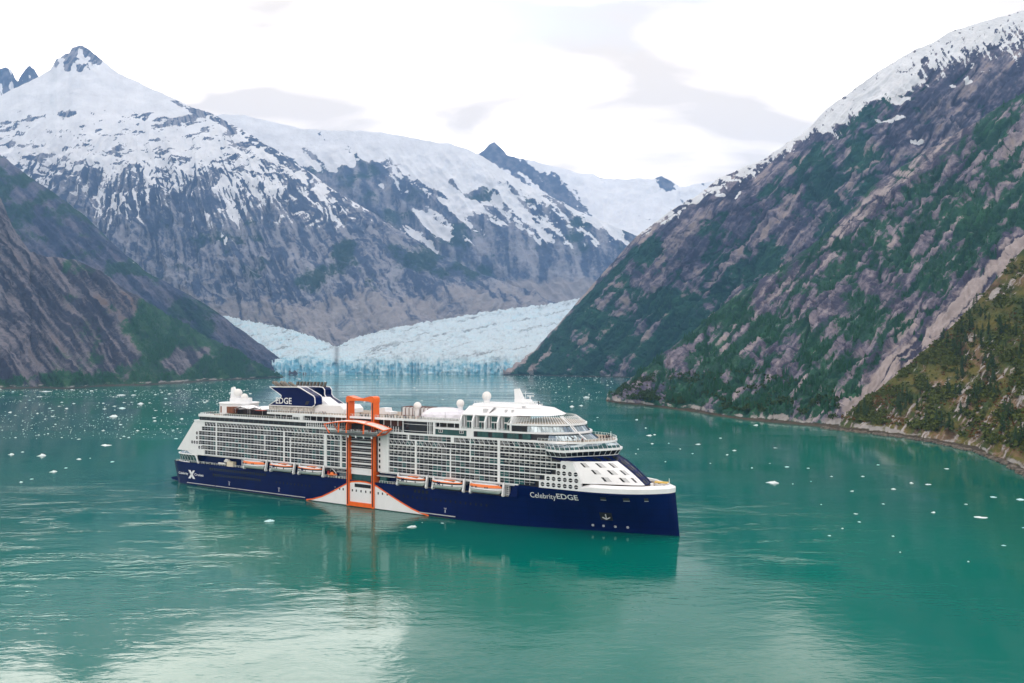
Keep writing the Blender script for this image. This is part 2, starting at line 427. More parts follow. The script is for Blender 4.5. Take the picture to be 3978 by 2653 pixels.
mat_mid = terrain_mat('mid_mountain_hazed_rock', (0.050, 0.070, 0.122), (0.255, 0.262, 0.30), (0.012, 0.040, 0.040), (0.03, 0.06, 0.05), 2.6, beige=(0.27, 0.258, 0.268))  # rock tinted blue in its colour, adding to the thin haze volume
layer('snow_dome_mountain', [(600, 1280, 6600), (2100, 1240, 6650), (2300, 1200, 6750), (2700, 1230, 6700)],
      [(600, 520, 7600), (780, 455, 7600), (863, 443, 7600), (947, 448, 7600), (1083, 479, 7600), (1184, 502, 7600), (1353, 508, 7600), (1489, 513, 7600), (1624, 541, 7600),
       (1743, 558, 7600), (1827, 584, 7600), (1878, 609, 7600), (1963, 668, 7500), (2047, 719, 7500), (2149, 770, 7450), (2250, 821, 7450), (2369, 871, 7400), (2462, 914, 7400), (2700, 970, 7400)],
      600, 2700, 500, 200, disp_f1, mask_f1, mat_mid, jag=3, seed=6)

# --- the great snow massif on the left
def disp_f2(PX, PY, T):
    ph = np.arctan2(PX - 560, PY + 100); u = np.hypot(PX - 560, PY + 100) / 260; v = ph * 900 / 55
    a = sst(420, 780, PY)
    g = ridged(u + 0.25 * fbm(PX / 200, PY / 200, 50, 2), v + 0.5 * fbm(PX / 160, PY / 160, 51, 3), 52, 5)
    pk = np.exp(-((PX - 310) / 110) ** 2) * sst(300, 225, PY)
    return a * (32 * g + 11 * fbm(PX / 28, PY / 28, 55, 5, .6)) + (1 - a) * 6 * fbm(PX / 170, PY / 60, 57, 4) + pk * 14 * ridged(PX / 30, PY / 34, 58, 4)
def mask_f2(PX, PY, T, Zm, d):
    line = np.interp(PX, [-400, 0, 250, 500, 700, 900, 1100, 1300, 1500], [700, 640, 660, 720, 740, 730, 740, 800, 830])
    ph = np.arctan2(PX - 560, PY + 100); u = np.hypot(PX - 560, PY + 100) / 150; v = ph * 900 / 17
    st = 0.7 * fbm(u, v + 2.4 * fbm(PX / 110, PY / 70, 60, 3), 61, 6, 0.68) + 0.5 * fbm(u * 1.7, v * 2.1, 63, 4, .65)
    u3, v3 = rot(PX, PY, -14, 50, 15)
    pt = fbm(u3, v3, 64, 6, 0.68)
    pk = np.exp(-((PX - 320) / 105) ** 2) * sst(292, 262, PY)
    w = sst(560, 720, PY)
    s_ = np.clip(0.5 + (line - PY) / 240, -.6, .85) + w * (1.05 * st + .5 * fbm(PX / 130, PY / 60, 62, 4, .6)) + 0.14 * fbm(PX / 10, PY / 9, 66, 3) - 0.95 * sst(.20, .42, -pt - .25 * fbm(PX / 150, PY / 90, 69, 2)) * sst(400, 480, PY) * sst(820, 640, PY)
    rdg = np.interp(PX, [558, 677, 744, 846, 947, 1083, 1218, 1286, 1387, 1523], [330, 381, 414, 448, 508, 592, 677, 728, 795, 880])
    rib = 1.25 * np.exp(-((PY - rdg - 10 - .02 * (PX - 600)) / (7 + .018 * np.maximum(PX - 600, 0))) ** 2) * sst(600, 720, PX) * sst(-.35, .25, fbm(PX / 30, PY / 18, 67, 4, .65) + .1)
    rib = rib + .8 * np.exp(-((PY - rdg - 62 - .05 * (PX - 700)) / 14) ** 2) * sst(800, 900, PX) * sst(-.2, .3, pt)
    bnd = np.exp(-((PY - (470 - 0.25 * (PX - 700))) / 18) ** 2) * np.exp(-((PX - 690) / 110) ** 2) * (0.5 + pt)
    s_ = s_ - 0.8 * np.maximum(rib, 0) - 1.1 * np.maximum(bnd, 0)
    s_ = np.clip(np.where(PY < 390, np.maximum(s_, 0.85), s_), -1, 1.0)
    s_ = s_ - pk * (0.62 - 0.75 * fbm(PX / 24, PY / 34, 68, 4)) * 1.2
    # a gully of old snow down the middle
    gx = 880 + 6 * np.sin(PY / 25); s_ = s_ + 0.8 * np.exp(-((PX - gx) / (10 + 0.05 * np.maximum(0, 1010 - PY))) ** 2) * sst(880, 940, PY) * sst(1030, 985, PY)
    s_ = s_ - 1.2 * sst(880, 960, PY) * (np.abs(PX - 880) > 30)
    veg = 0.33 + 0.55 * fbm(PX / 110, PY / 70, 70, 4) * sst(820, 950, PY) - 0.7 * sst(1090, 1180, PY)
    bare = 0.0 + 0.72 * sst(1090, 1210, PY + 40 * fbm(PX / 90, PY / 90, 72, 3)) + 0.45 * st
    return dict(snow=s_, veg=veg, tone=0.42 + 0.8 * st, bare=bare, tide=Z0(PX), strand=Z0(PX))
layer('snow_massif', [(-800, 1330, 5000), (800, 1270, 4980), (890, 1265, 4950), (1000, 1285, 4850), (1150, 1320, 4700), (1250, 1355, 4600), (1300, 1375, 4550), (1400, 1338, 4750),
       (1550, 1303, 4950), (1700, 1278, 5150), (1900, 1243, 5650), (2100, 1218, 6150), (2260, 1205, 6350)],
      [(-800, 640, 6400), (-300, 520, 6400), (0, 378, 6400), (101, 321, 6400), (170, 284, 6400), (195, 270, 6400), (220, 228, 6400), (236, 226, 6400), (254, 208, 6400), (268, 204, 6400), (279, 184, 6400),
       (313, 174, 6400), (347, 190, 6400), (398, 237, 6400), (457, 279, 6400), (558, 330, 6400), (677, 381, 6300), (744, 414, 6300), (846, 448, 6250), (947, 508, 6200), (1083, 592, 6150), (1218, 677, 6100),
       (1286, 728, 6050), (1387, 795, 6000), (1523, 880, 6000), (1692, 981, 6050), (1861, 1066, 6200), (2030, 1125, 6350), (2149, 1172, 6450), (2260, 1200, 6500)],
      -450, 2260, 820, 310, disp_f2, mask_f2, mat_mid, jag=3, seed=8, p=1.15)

# --- glacier
def glacier_mat():
    mt, t, b = nodes_of('glacier_ice'); N = t.nodes.new; Lk = t.links.new
    tc = N('ShaderNodeTexCoord')
    nz = N('ShaderNodeTexNoise'); Lk(tc.outputs['Object'], nz.inputs['Vector']); nz.inputs['Scale'].default_value = 0.03; nz.inputs['Detail'].default_value = 7; nz.inputs['Roughness'].default_value = 0.7
    a = N('ShaderNodeAttribute'); a.attribute_name = 'blue'
    mm = N('ShaderNodeMath'); mm.operation = 'MULTIPLY_ADD'; Lk(nz.outputs[0], mm.inputs[0]); mm.inputs[1].default_value = 0.9; Lk(a.outputs['Fac'], mm.inputs[2])
    rp = N('ShaderNodeValToRGB'); Lk(mm.outputs[0], rp.inputs[0])
    e = rp.color_ramp.elements; e[0].position = 0.38; e[0].color = (0.56, 0.645, 0.685, 1); e[1].position = 1.35; e[1].color = (0.17, 0.43, 0.56, 1)
    q = e.new(0.75); q.color = (0.50, 0.68, 0.75, 1)
    d = N('ShaderNodeAttribute'); d.attribute_name = 'dirt'
    mx_ = N('ShaderNodeMix'); mx_.data_type = 'RGBA'; Lk(d.outputs['Fac'], mx_.inputs['Factor']); Lk(rp.outputs[0], mx_.inputs['A']); mx_.inputs['B'].default_value = (0.22, 0.24, 0.25, 1)
    Lk(mx_.outputs['Result'], b.inputs['Base Color']); b.inputs['Roughness'].default_value = 0.75; b.inputs['Specular IOR Level'].default_value = 0.2
    bp = N('ShaderNodeBump'); Lk(nz.outputs[0], bp.inputs['Height']); bp.inputs['Strength'].default_value = 0.8; bp.inputs['Distance'].default_value = 9.0
    Lk(bp.outputs[0], b.inputs['Normal'])
    return mt
def disp_gl(PX, PY, T):
    u, v = rot(PX, PY, -10, 40, 8)
    col = ridged(PX / 13, PY / 60, 82, 3)
    face = sst(1392, 1410, PY)
    return (1 - face) * (9 * ridged(u, v, 80, 5, .6) + 8 * ridged(PX / 16, PY / 6, 81, 4, .6)) + face * (7 * col + 3 * fbm(PX / 8, PY / 12, 84, 3))
def mask_gl(PX, PY, T, Zm, d):
    face = sst(1375, 1425, PY)
    blue = 0.10 + 0.36 * face - 0.035 * d + 0.15 * sst(1450, 1200, PX) + 0.12 * fbm(PX / 40, PY / 14, 86, 4)
    u, v = rot(PX, PY, -13, 190, 6)
    dirt = 0.8 * sst(0.38, 0.85, fbm(u, v, 88, 5, .6)) * (1 - face) + .35 * sst(.2, .9, fbm(PX / 25, PY / 9, 89, 4, .65))
    dirt = np.maximum(dirt, 0.8 * np.exp(-((PX - 1308) / 9) ** 2) * sst(1340, 1360, PY) * sst(1440, 1400, PY))
    return dict(blue=blue, dirt=dirt)
_gt = [(760, 1205, 5000), (890, 1235, 4930), (1000, 1255, 4830), (1150, 1290, 4680), (1250, 1325, 4580), (1300, 1350, 4530), (1400, 1308, 4730), (1550, 1273, 4930),
       (1700, 1248, 5130), (1900, 1213, 5630), (2100, 1188, 6130), (2260, 1163, 6700), (2450, 1140, 6900)]
def glacier():
    xs = np.linspace(780, 2430, 520)
    gx, gp, gd = curve(_gt)
    tp, td = np.interp(xs, gx, gp), np.interp(xs, gx, gd)
    ft = 1398 + 18 * fbm(xs / 40, xs * 0, 90, 5, .65) + 14 * np.exp(-((xs - 1308) / 70) ** 2)
    wob = 70 * fbm(xs / 90, xs * 0 + 3, 93, 5, .6)
    r1 = np.linspace(0, 1, 26)[:, None]; r2 = np.linspace(0, 1, 120)[1:, None]
    fs = np.full_like(ft, 1398.0); k_ = (1 - r2) ** 14
    PY = np.concatenate([1458 + (ft - 1458) * r1, fs + (tp - fs) * r2 + (ft - fs) * k_], 0)
    D = np.concatenate([3925 + wob + 60 * r1 ** 1.5, 3985 + wob * k_ + (td - 3985) * r2 ** 1.05], 0)
    PX = np.repeat(xs[None], PY.shape[0], 0)
    P = np.stack([(PX - CX) / F * D, D, H - (PY - YH) / F * D], -1)
    d = disp_gl(PX, PY, None) * D / F
    face = sst(1390, 1412, PY)
    P[..., 1] -= d * 1.6 * face; P[..., 2] += d * 0.9 * (1 - face)
    P[0, :, 2] = -6
    M = mask_gl(PX, PY, None, None, d / D * F)
    nr, nc = PX.shape; idx = np.arange(nr * nc).reshape(nr, nc)
    fc = np.stack([idx[:-1, :-1], idx[:-1, 1:], idx[1:, 1:], idx[1:, :-1]], -1).reshape(-1, 4)
    me = bpy.data.meshes.new('glacier'); me.from_pydata(P.reshape(-1, 3).tolist(), [], fc.tolist())
    for k, a in M.items():
        at = me.attributes.new(k, 'FLOAT', 'POINT'); at.data.foreach_set('value', np.clip(a, 0, 1).reshape(-1).astype(np.float32))
    me.materials.append(glacier_mat())
    o = bpy.data.objects.new('glacier', me); COL.objects.link(o); tag(o, kind='structure')
glacier()

# --- left fjord wall, second ridge
def disp_l2(PX, PY, T):
    u, v = rot(PX, PY, 48, 200, 40)
    return 22 * ridged(u, v, 101, 6, .6) + 8 * fbm(PX / 24, PY / 24, 102, 5, .6)
def mask_l2(PX, PY, T, Zm, d):
    u, v = rot(PX, PY, 47, 150, 22)
    st = fbm(u, v, 104, 5, 0.6)
    s = -0.3 + 0.8 * np.exp(-((PX - 520) / 24) ** 2) * np.exp(-((PY - 1010 - 0.7 * (PX - 500)) / 8) ** 2)
    veg = 0.42 + 0.5 * fbm(PX / 90, PY / 70, 106, 4) - 0.9 * sst(930, 1050, PX)
    tide, strand = strands(Zm, PX, 3, 9, 3)
    return dict(snow=s, veg=veg, tone=0.42 + 0.5 * st, bare=0.05 + 0.75 * sst(950, 1120, PX) * sst(0.5, 0.1, T) + 0.4 * st, tide=tide * 0, strand=strand * 0.4)
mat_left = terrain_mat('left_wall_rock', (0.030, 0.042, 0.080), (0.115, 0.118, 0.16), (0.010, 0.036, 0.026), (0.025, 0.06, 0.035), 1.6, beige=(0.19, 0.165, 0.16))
layer('left_ridge', [(-800, 1475, 2850), (0, 1467, 3250), (600, 1459, 3650), (900, 1456, 3850), (1168, 1455.5, 3900), (1190, 1455.5, 3905)],
      [(-800, 300, 4400), (-300, 480, 4400), (0, 601, 4350), (101, 677, 4350), (203, 744, 4300), (338, 846, 4300), (440, 948, 4250), (558, 1049, 4200), (677, 1117, 4200), (778, 1167, 4150), (897, 1252, 4100),
       (1015, 1337, 4050), (1100, 1404, 4000), (1168, 1449, 3950), (1190, 1454, 3930)], -800, 1190, 480, 210, disp_l2, mask_l2, mat_left, jag=3, seed=10)

# --- left headland
def disp_l1(PX, PY, T):
    u, v = rot(PX, PY, 52, 240, 34)
    a = sst(700, 350, PX)
    return (0.45 + 0.55 * a) * 24 * ridged(u, v, 111, 6, .6) + 8 * fbm(PX / 24, PY / 24, 112, 5, .6) + 7 * fbm(PX / 120, PY / 100, 113, 2)
def mask_l1(PX, PY, T, Zm, d):
    u, v = rot(PX, PY, 52, 170, 15)
    st = fbm(u, v, 114, 5, 0.6)
    hill = sst(-60, 30, PY - np.interp(PX, [200, 420, 620, 760, 900, 1083], [1600, 1310, 1190, 1230, 1290, 1400]))
    veg = 0.26 + 0.42 * fbm(PX / 70, PY / 55, 116, 4) + 0.5 * hill * sst(330, 520, PX)
    veg = veg - 0.75 * np.exp(-((PX - 680) / 75) ** 2 - ((PY - 1410) / 38) ** 2) - 0.6 * np.exp(-((PX - 500) / 60) ** 2 - ((PY - 1400) / 60) ** 2)
    veg = veg + 0.35 * sst(1448, 1475, PY) + 0.25 * np.exp(-((PX - 230) / 110) ** 2 - ((PY - 1010) / 25) ** 2)
    veg = veg - 0.4 * sst(300, 120, PX) * sst(1470, 1440, PY)
    tide, strand = strands(Zm, PX, 5, 10, 4)
    brown = 0.55 * np.exp(-((PX - 520) / 170) ** 2 - ((PY - 1180) / 90) ** 2)
    return dict(snow=Z0(PX) - 1, veg=veg, tone=0.42 + 0.62 * st - 0.15 * d / 17, bare=0.08 + brown * 0.45 + 0.45 * np.maximum(st, 0), tide=tide, strand=strand * 0.75)
mat_head = terrain_mat('headland_rock', (0.026, 0.030, 0.050), (0.165, 0.158, 0.180), (0.009, 0.044, 0.024), (0.025, 0.080, 0.034), 0.9, beige=(0.135, 0.105, 0.095))
_l1f = [(-800, 1545), (-300, 1520), (0, 1511), (150, 1508), (260, 1511), (400, 1500), (560, 1497), (700, 1489), (800, 1481), (900, 1476), (1000, 1471), (1083, 1467), (1105, 1466)]
L1O, _ = layer('left_headland', [(x, y, shore_y(y)) for x, y in _l1f],
      [(-800, 420, 2500), (-300, 600, 2600), (0, 761, 2700), (51, 880, 2700), (118, 981, 2720), (203, 998, 2760), (288, 1007, 2800), (389, 1057, 2850), (508, 1134, 2930), (643, 1218, 3030), (761, 1286, 3090),
       (897, 1354, 3150), (1015, 1421, 3210), (1083, 1459, 3240), (1105, 1465, 3250)], -800, 1105, 500, 210, disp_l1, mask_l1, mat_head, jag=4, seed=12)

# --- right mountain with the snow rim
def disp_r1(PX, PY, T):
    u, v = rot(PX, PY, -52, 260, 46)
    a = 0.35 + 0.65 * sst(0.03, 0.25, 1 - T)
    cr = cracks(PX, PY, -50, 330, 70, 801, .05) + .7 * cracks(PX, PY, -22, 160, 60, 811, .04)
    return a * (-11 * cr + 30 * ridged(u, v + 0.4 * fbm(PX / 150, PY / 150, 120, 2), 121, 6, 0.6) + 9 * ridged(u * 2.1, v * 2.4, 127, 4, .6) + 9 * fbm(PX / 26, PY / 26, 122, 5, .6))
def mask_r1(PX, PY, T, Zm, d):
    rg = np.interp(PX, [1971, 2250, 2470, 2690, 2961, 3215, 3418, 3722, 3978, 4700], [1447, 1167, 922, 770, 618, 423, 271, 110, 42, -150])
    dep = PY - rg
    thick = np.interp(PX, [2300, 2500, 2700, 3000, 3300, 3500, 3978], [0, 14, 24, 28, 85, 110, 120])
    u, v = rot(PX, PY, -62, 70, 16)
    st = fbm(u, v, 124, 5, 0.6)
    pt = fbm(PX / 40, PY / 24, 126, 5, 0.6)
    stf = fbm((PX * .5 + PY * .87) / 60, (-PX * .87 + PY * .5) / 9, 125, 5, .65)
    ptf = fbm(PX / 16, PY / 10, 127, 4, .65)
    s = np.clip(0.52 + (thick - dep) / (30 + 0.8 * thick), -.6, .82) + (0.35 * st + 0.75 * stf) * sst(12, 60, dep) + 0.5 * np.minimum(ptf, .15)
    s = s - 3 * sst(0, -150, PX - 2500) - 0.25 * (dep < 14) * (PX < 3150)
    for cx_, cy_, rx_, ry_ in ((3250, 455, 55, 26), (3200, 505, 20, 12), (3460, 330, 120, 45), (3500, 395, 45, 20), (3400, 380, 60, 18), (3760, 320, 20, 10), (3700, 335, 16, 8), (3470, 470, 60, 12), (3560, 545, 26, 9), (2710, 775, 28, 26), (2800, 760, 24, 8), (2865, 758, 9, 18)):
        s = np.maximum(s, 1.05 * np.exp(-((PX - cx_ + 0.4 * (PY - cy_)) / rx_) ** 2 - ((PY - cy_) / ry_) ** 2) + 0.35 * pt)
    u2, v2 = rot(PX, PY, -50, 240, 24)
    sl = 0.75 * fbm(u2, v2, 128, 6, 0.68) + 0.35 * fbm(PX / 30, PY / 24, 129, 5, .65)
    veg = 0.64 + 0.5 * fbm(PX / 120, PY / 90, 130, 4) - 0.75 * np.maximum(sl, -0.2) - 0.9 * sst(150, 40, dep) * sst(2450, 2700, PX) + 0.12 * sst(900, 1150, PY)
    crk = cracks(PX, PY, -50, 330, 70, 801, .05) + .7 * cracks(PX, PY, -22, 160, 60, 811, .04)
    veg = veg - .012 * d + .35 * crk
    veg = veg - 0.6 * sst(3300, 3600, PX) * sst(330, 200, PY - 0) - 0.65 * sst(45, 10, dep)
    veg = veg - 0.8 * sst(3350, 3600, PX + 0.6 * (PY - 400))* sst(620, 520, PY)
    tide, strand = strands(Zm, PX, 7, 12, 4)
    bare = 0.12 + 0.85 * np.maximum(sl, 0) + 0.35 * sst(60, 10, dep) * sst(2700, 2300, PX) + 0.5 * np.exp(-((PX - 2060) / 90) ** 2)*sst(1330,1380,PY)
    return dict(snow=s, veg=veg, tone=0.42 + 0.7 * sl - .5 * crk, bare=bare - .6 * crk, tide=tide, strand=strand * 0.4)
mat_r1 = terrain_mat('right_mountain_hazed_rock', (0.046, 0.050, 0.090), (0.195, 0.178, 0.220), (0.008, 0.048, 0.036), (0.024, 0.098, 0.052), 1.3, beige=(0.32, 0.272, 0.265))  # purple-grey rock with some haze blue mixed into the colour
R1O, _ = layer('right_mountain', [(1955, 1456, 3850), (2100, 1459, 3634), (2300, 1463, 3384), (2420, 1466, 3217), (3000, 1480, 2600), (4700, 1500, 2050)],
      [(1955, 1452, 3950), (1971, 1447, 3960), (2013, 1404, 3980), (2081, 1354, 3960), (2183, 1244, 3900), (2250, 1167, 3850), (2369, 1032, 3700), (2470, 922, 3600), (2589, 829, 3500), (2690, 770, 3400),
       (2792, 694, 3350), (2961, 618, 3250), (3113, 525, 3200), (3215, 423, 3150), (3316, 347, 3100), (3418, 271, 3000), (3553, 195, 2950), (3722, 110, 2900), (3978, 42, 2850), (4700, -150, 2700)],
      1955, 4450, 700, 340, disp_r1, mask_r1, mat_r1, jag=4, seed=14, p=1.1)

# --- right spur that runs down to the headland
_r2f = [(2352, 1559), (2400, 1567), (2500, 1575), (2600, 1588), (2700, 1602), (2800, 1618), (2900, 1632), (3000, 1642), (3150, 1655), (3300, 1672), (3500, 1695), (3700, 1730), (3850, 1776), (3978, 1838), (4200, 1960), (4700, 2300)]
def disp_r2(PX, PY, T):
    u, v = rot(PX, PY, -50, 250, 40)
    cr = cracks(PX, PY, -50, 300, 60, 821, .05) + .7 * cracks(PX, PY, -20, 150, 55, 831, .04)
    return -11 * cr + 28 * ridged(u, v + 0.4 * fbm(PX / 150, PY / 150, 140, 2), 141, 6, .6) + 9 * ridged(u * 2.2, v * 2.4, 147, 4, .6) + 8 * fbm(PX / 24, PY / 24, 142, 5, .6) + 10 * fbm(PX / 160, PY / 120, 143, 2)
def mask_r2(PX, PY, T, Zm, d):
    u2, v2 = rot(PX, PY, -50, 210, 22)
    sl = 0.75 * fbm(u2, v2, 148, 6, 0.68) + 0.35 * fbm(PX / 34, PY / 28, 149, 5, .65)
    slab = (0.72 + 0.6 * fbm(u2 * 1.4, v2 * 1.6, 151, 5, .65)) * np.exp(-((PX - (3975 - 1.02 * (PY - 960)) - 10) / 85) ** 4) * sst(840, 980, PY) * sst(1640, 1560, PY)
    slab2 = np.exp(-((PX - (3560 - 1.05 * (PY - 640))) / 75) ** 2) * sst(1300, 1000, PY)
    veg = 0.63 + 0.5 * fbm(PX / 110, PY / 85, 150, 4) - 0.8 * np.maximum(sl, -0.2) - 1.3 * slab - 0.4 * slab2
    crk = cracks(PX, PY, -50, 300, 60, 821, .05) + .7 * cracks(PX, PY, -20, 150, 55, 831, .04)
    veg = veg - .012 * d + .35 * crk * (1 - slab) + 0.25 * sst(40, 14, Zm)
    tide, strand = strands(Zm, PX, 9, 6.5, 2.6)
    return dict(snow=Z0(PX) - 1, veg=veg, tone=0.42 + 0.7 * sl + 0.3 * slab - .55 * crk, bare=0.05 - .7 * crk + 0.75 * np.maximum(sl, 0) + 1.0 * slab + 0.35 * slab2, tide=tide, strand=strand)
mat_r2 = terrain_mat('right_spur_rock', (0.044, 0.046, 0.080), (0.190, 0.172, 0.208), (0.008, 0.046, 0.032), (0.026, 0.100, 0.048), 0.75, beige=(0.33, 0.29, 0.285))
def _push(x, y):  # behind the wooded hillside the shore of this spur lies a little further inland
    return shore_y(y) + 60 * float(sst(3250, 3500, np.array(x)))
R2O, R2P = layer('right_spur', [(x, y, _push(x, y)) for x, y in _r2f],
      [(2352, 1553, 1345), (2400, 1512, 1400), (2470, 1455, 1470), (2560, 1390, 1540), (2700, 1275, 1640), (2850, 1150, 1740), (3000, 1060, 1820), (3150, 960, 1890), (3280, 850, 1930), (3400, 715, 1960),
       (3560, 610, 1930), (3750, 500, 1880), (3978, 360, 1800), (4700, 60, 1500)], 2352, 4450, 620, 330, disp_r2, mask_r2, mat_r2, jag=4, seed=16, p=1.15, back=500)

# --- wooded hillside close on the right
_r3f = [(3180, 1659), (3300, 1674), (3400, 1685), (3500, 1697), (3600, 1713), (3700, 1733), (3790, 1755), (3850, 1778), (3915, 1806), (3978, 1842), (4200, 1965), (4700, 2320)]
def disp_r3(PX, PY, T):
    u, v = rot(PX, PY, -54, 150, 30)
    return 11 * ridged(u, v, 161, 6, .6) + 6 * fbm(PX / 26, PY / 26, 162, 5, .6)
def mask_r3(PX, PY, T, Zm, d):
    u2, v2 = rot(PX, PY, -54, 90, 9)
    sl = fbm(u2, v2, 168, 5, 0.62)
    veg = 0.72 + 0.45 * fbm(PX / 80, PY / 60, 170, 4) - 0.95 * np.maximum(sl, -0.1) * sst(1470, 1560, PY) - 0.3 * np.maximum(sl, 0)
    tide, strand = strands(Zm, PX, 11, 5.2, 2.3)
    return dict(snow=Z0(PX) - 1, veg=veg, tone=0.45 + 0.5 * fbm(PX / 45, PY / 35, 172, 4), bare=0.15 + 0.9 * np.maximum(sl, 0), tide=tide, strand=strand)
mat_r3 = terrain_mat('hillside_ground', (0.06, 0.038, 0.020), (0.17, 0.112, 0.06), (0.032, 0.056, 0.011), (0.115, 0.100, 0.021), 0.32, beige=(0.34, 0.32, 0.31))
R3O, R3P = layer('wooded_hillside', [(x, y, shore_y(y)) for x, y in _r3f],
      [(3180, 1652, 790), (3250, 1625, 800), (3330, 1575, 830), (3420, 1505, 860), (3520, 1430, 890), (3620, 1335, 910), (3710, 1260, 920), (3790, 1180, 920), (3860, 1090, 910), (3978, 960, 890), (4300, 700, 820), (4700, 450, 720)],
      3180, 4700, 480, 230, disp_r3, mask_r3, mat_r3, jag=5, seed=18, p=1.1, back=260)

# ------------------------------------------------------------------ the cruise ship
SL = 303.64                                  # stem at the waterline; 0 is the transom
TH = R(28.388)
SX, SY = 71.053, 289.451                     # the stem on the water
ship = empty('cruise_ship', (SX - math.cos(TH) * SL, SY + math.sin(TH) * SL, 0), -TH)
tag(ship, 'long navy and white cruise ship with an orange side tower, floating before the glacier', 'cruise ship')
def ship_world(s, y, z):                     # y counts to starboard, the side that faces the camera
    return Vector((SX + math.cos(TH) * (s - SL) - math.sin(TH) * y, SY - math.sin(TH) * (s - SL) - math.cos(TH) * y, z))

m_white = paint('white_ship_paint', (0.81, 0.835, 0.865), 0.38, 0.035, 0.18)
m_navy = paint('navy_hull_paint', (0.0006, 0.0076, 0.072), 0.25, 0.12, 0.12, spec=0.09)
m_orange = paint('orange_tower_paint', (0.86, 0.135, 0.006), 0.38, 0.05, 0.3)
m_glass = paint('dark_window_glass', (0.010, 0.014, 0.020), 0.12, 0.2, 0.4, spec=0.3)
m_teal = paint('teal_window_glass', (0.010, 0.075, 0.078), 0.10, 0.25, 0.3, spec=0.45)
m_sky = paint('tinted_slope_glass', (0.34, 0.42, 0.47), 0.06, 0.12, 0.3, spec=0.6, metal=0.9)
m_curt = paint('cabin_curtain', (0.30, 0.31, 0.31), 0.8, 0.15, 0.8)
m_core = paint('cabin_interior_dark', (0.022, 0.024, 0.03), 0.7, 0.1, 0.5)
m_deck = paint('teak_deck', (0.33, 0.27, 0.21), 0.7, 0.12, 0.5)
m_grey = paint('light_grey_paint', (0.52, 0.54, 0.56), 0.5, 0.05, 0.3)
m_brown = paint('brown_wood', (0.20, 0.058, 0.016), 0.6, 0.2, 0.8)
m_rust = paint('russet_lattice', (0.12, 0.045, 0.028), 0.7, 0.2, 0.8)
m_steel = paint('dull_exhaust_steel', (0.20, 0.185, 0.16), 0.45, 0.25, 0.6, metal=0.6)
m_black = paint('dark_recess', (0.008, 0.008, 0.010), 0.6, 0.1, 0.5)
m_dome = paint('radome_white', (0.78, 0.78, 0.775), 0.5, 0.03, 0.5)
m_film = paint('pale_dome_film', (0.72, 0.73, 0.82), 0.35, 0.05, 0.4)
m_red = paint('red_patch_paint', (0.45, 0.02, 0.02), 0.5, 0.1, 0.5)
m_clear = paint('clear_rail_glass', (0.55, 0.66, 0.66), 0.08, 0.05, 0.5, alpha=0.16)
def seams(mt, sx, sz):
    # welded plate seams, a little darker than the paint
    t = mt.node_tree; b = t.nodes['Principled BSDF']; src = b.inputs['Base Color'].links[0].from_socket
    tc = t.nodes.new('ShaderNodeTexCoord'); sp = t.nodes.new('ShaderNodeSeparateXYZ'); t.links.new(tc.outputs['Object'], sp.inputs[0]); outs = []
    for o_, pd, w in ((0, sx, 0.012), (2, sz, 0.05)):
        a = t.nodes.new('ShaderNodeMath'); a.operation = 'DIVIDE'; t.links.new(sp.outputs[o_], a.inputs[0]); a.inputs[1].default_value = pd
        f_ = t.nodes.new('ShaderNodeMath'); f_.operation = 'FRACT'; t.links.new(a.outputs[0], f_.inputs[0])
        l_ = t.nodes.new('ShaderNodeMath'); l_.operation = 'LESS_THAN'; t.links.new(f_.outputs[0], l_.inputs[0]); l_.inputs[1].default_value = w; outs.append(l_.outputs[0])
    m_ = t.nodes.new('ShaderNodeMath'); m_.operation = 'MAXIMUM'; t.links.new(outs[0], m_.inputs[0]); t.links.new(outs[1], m_.inputs[1])
    mx_ = t.nodes.new('ShaderNodeMix'); mx_.data_type = 'RGBA'; k = t.nodes.new('ShaderNodeMath'); k.operation = 'MULTIPLY'; t.links.new(m_.outputs[0], k.inputs[0]); k.inputs[1].default_value = 0.45
    t.links.new(k.outputs[0], mx_.inputs['Factor']); t.links.new(src, mx_.inputs['A']); mx_.inputs['B'].default_value = (0.001, 0.003, 0.02, 1); t.links.new(mx_.outputs['Result'], b.inputs['Base Color'])
seams(m_navy, 12.0, 2.9)
def P(mb, name, mats, parent=ship, smooth=False):
    return mb.build(name, mats, parent, flip=True, smooth=smooth)

# ---- hull
def stem_s(z): return 303.64 - 0.097 * z
UX = [-5, -3.5, 0, 6, 200, 255, 262, 268, 274, 279, 284, 288, 291.5, 294.5, 297, 299, 300.5, 301.4]
UB = [18.6, 19.1, 19.4, 19.5, 19.5, 19.5, 19.45, 19.15, 18.3, 17.3, 15.7, 13.8, 11.8, 9.6, 7.5, 5.6, 3.8, 2.2]
WX = [-5, 0, 12, 200, 212, 220, 233, 245, 255, 265, 278, 291, 300]
WB = [14.5, 17.2, 19.5, 19.5, 19.1, 18.4, 16.6, 14.2, 11.6, 8.9, 6.1, 3.2, 1.0]
def half_b(s, z):
    t = max(0.0, min(1.0, z / 18.5)); e_ = stem_s(z)
    k = 1.0
    sU = s if s < 235 else 235 + (s - 235) * (301.8 - 235) / (e_ - 235)
    sW = s if s < 235 else 235 + (s - 235) * (303.64 - 235) / (e_ - 235)
    u = float(np.interp(sU, UX + [301.8], UB + [0.35])); w = float(np.interp(sW, WX + [303.64], WB + [0.25]))
    return w + (u - w) * (t ** 1.25)
st_main = [-4, -2.5, 0, 3, 8, 14, 30, 70, 110, 150, 190, 205, 215, 224, 232] 
fr = [0, .08, .16, .24, .32, .40, .48, .56, .64, .71, .78, .84, .89, .93, .96, .98, .992, 1.0]
zl = [-4, 0, 1.5, 3, 5, 7, 9, 11, 12.4, 13.4]
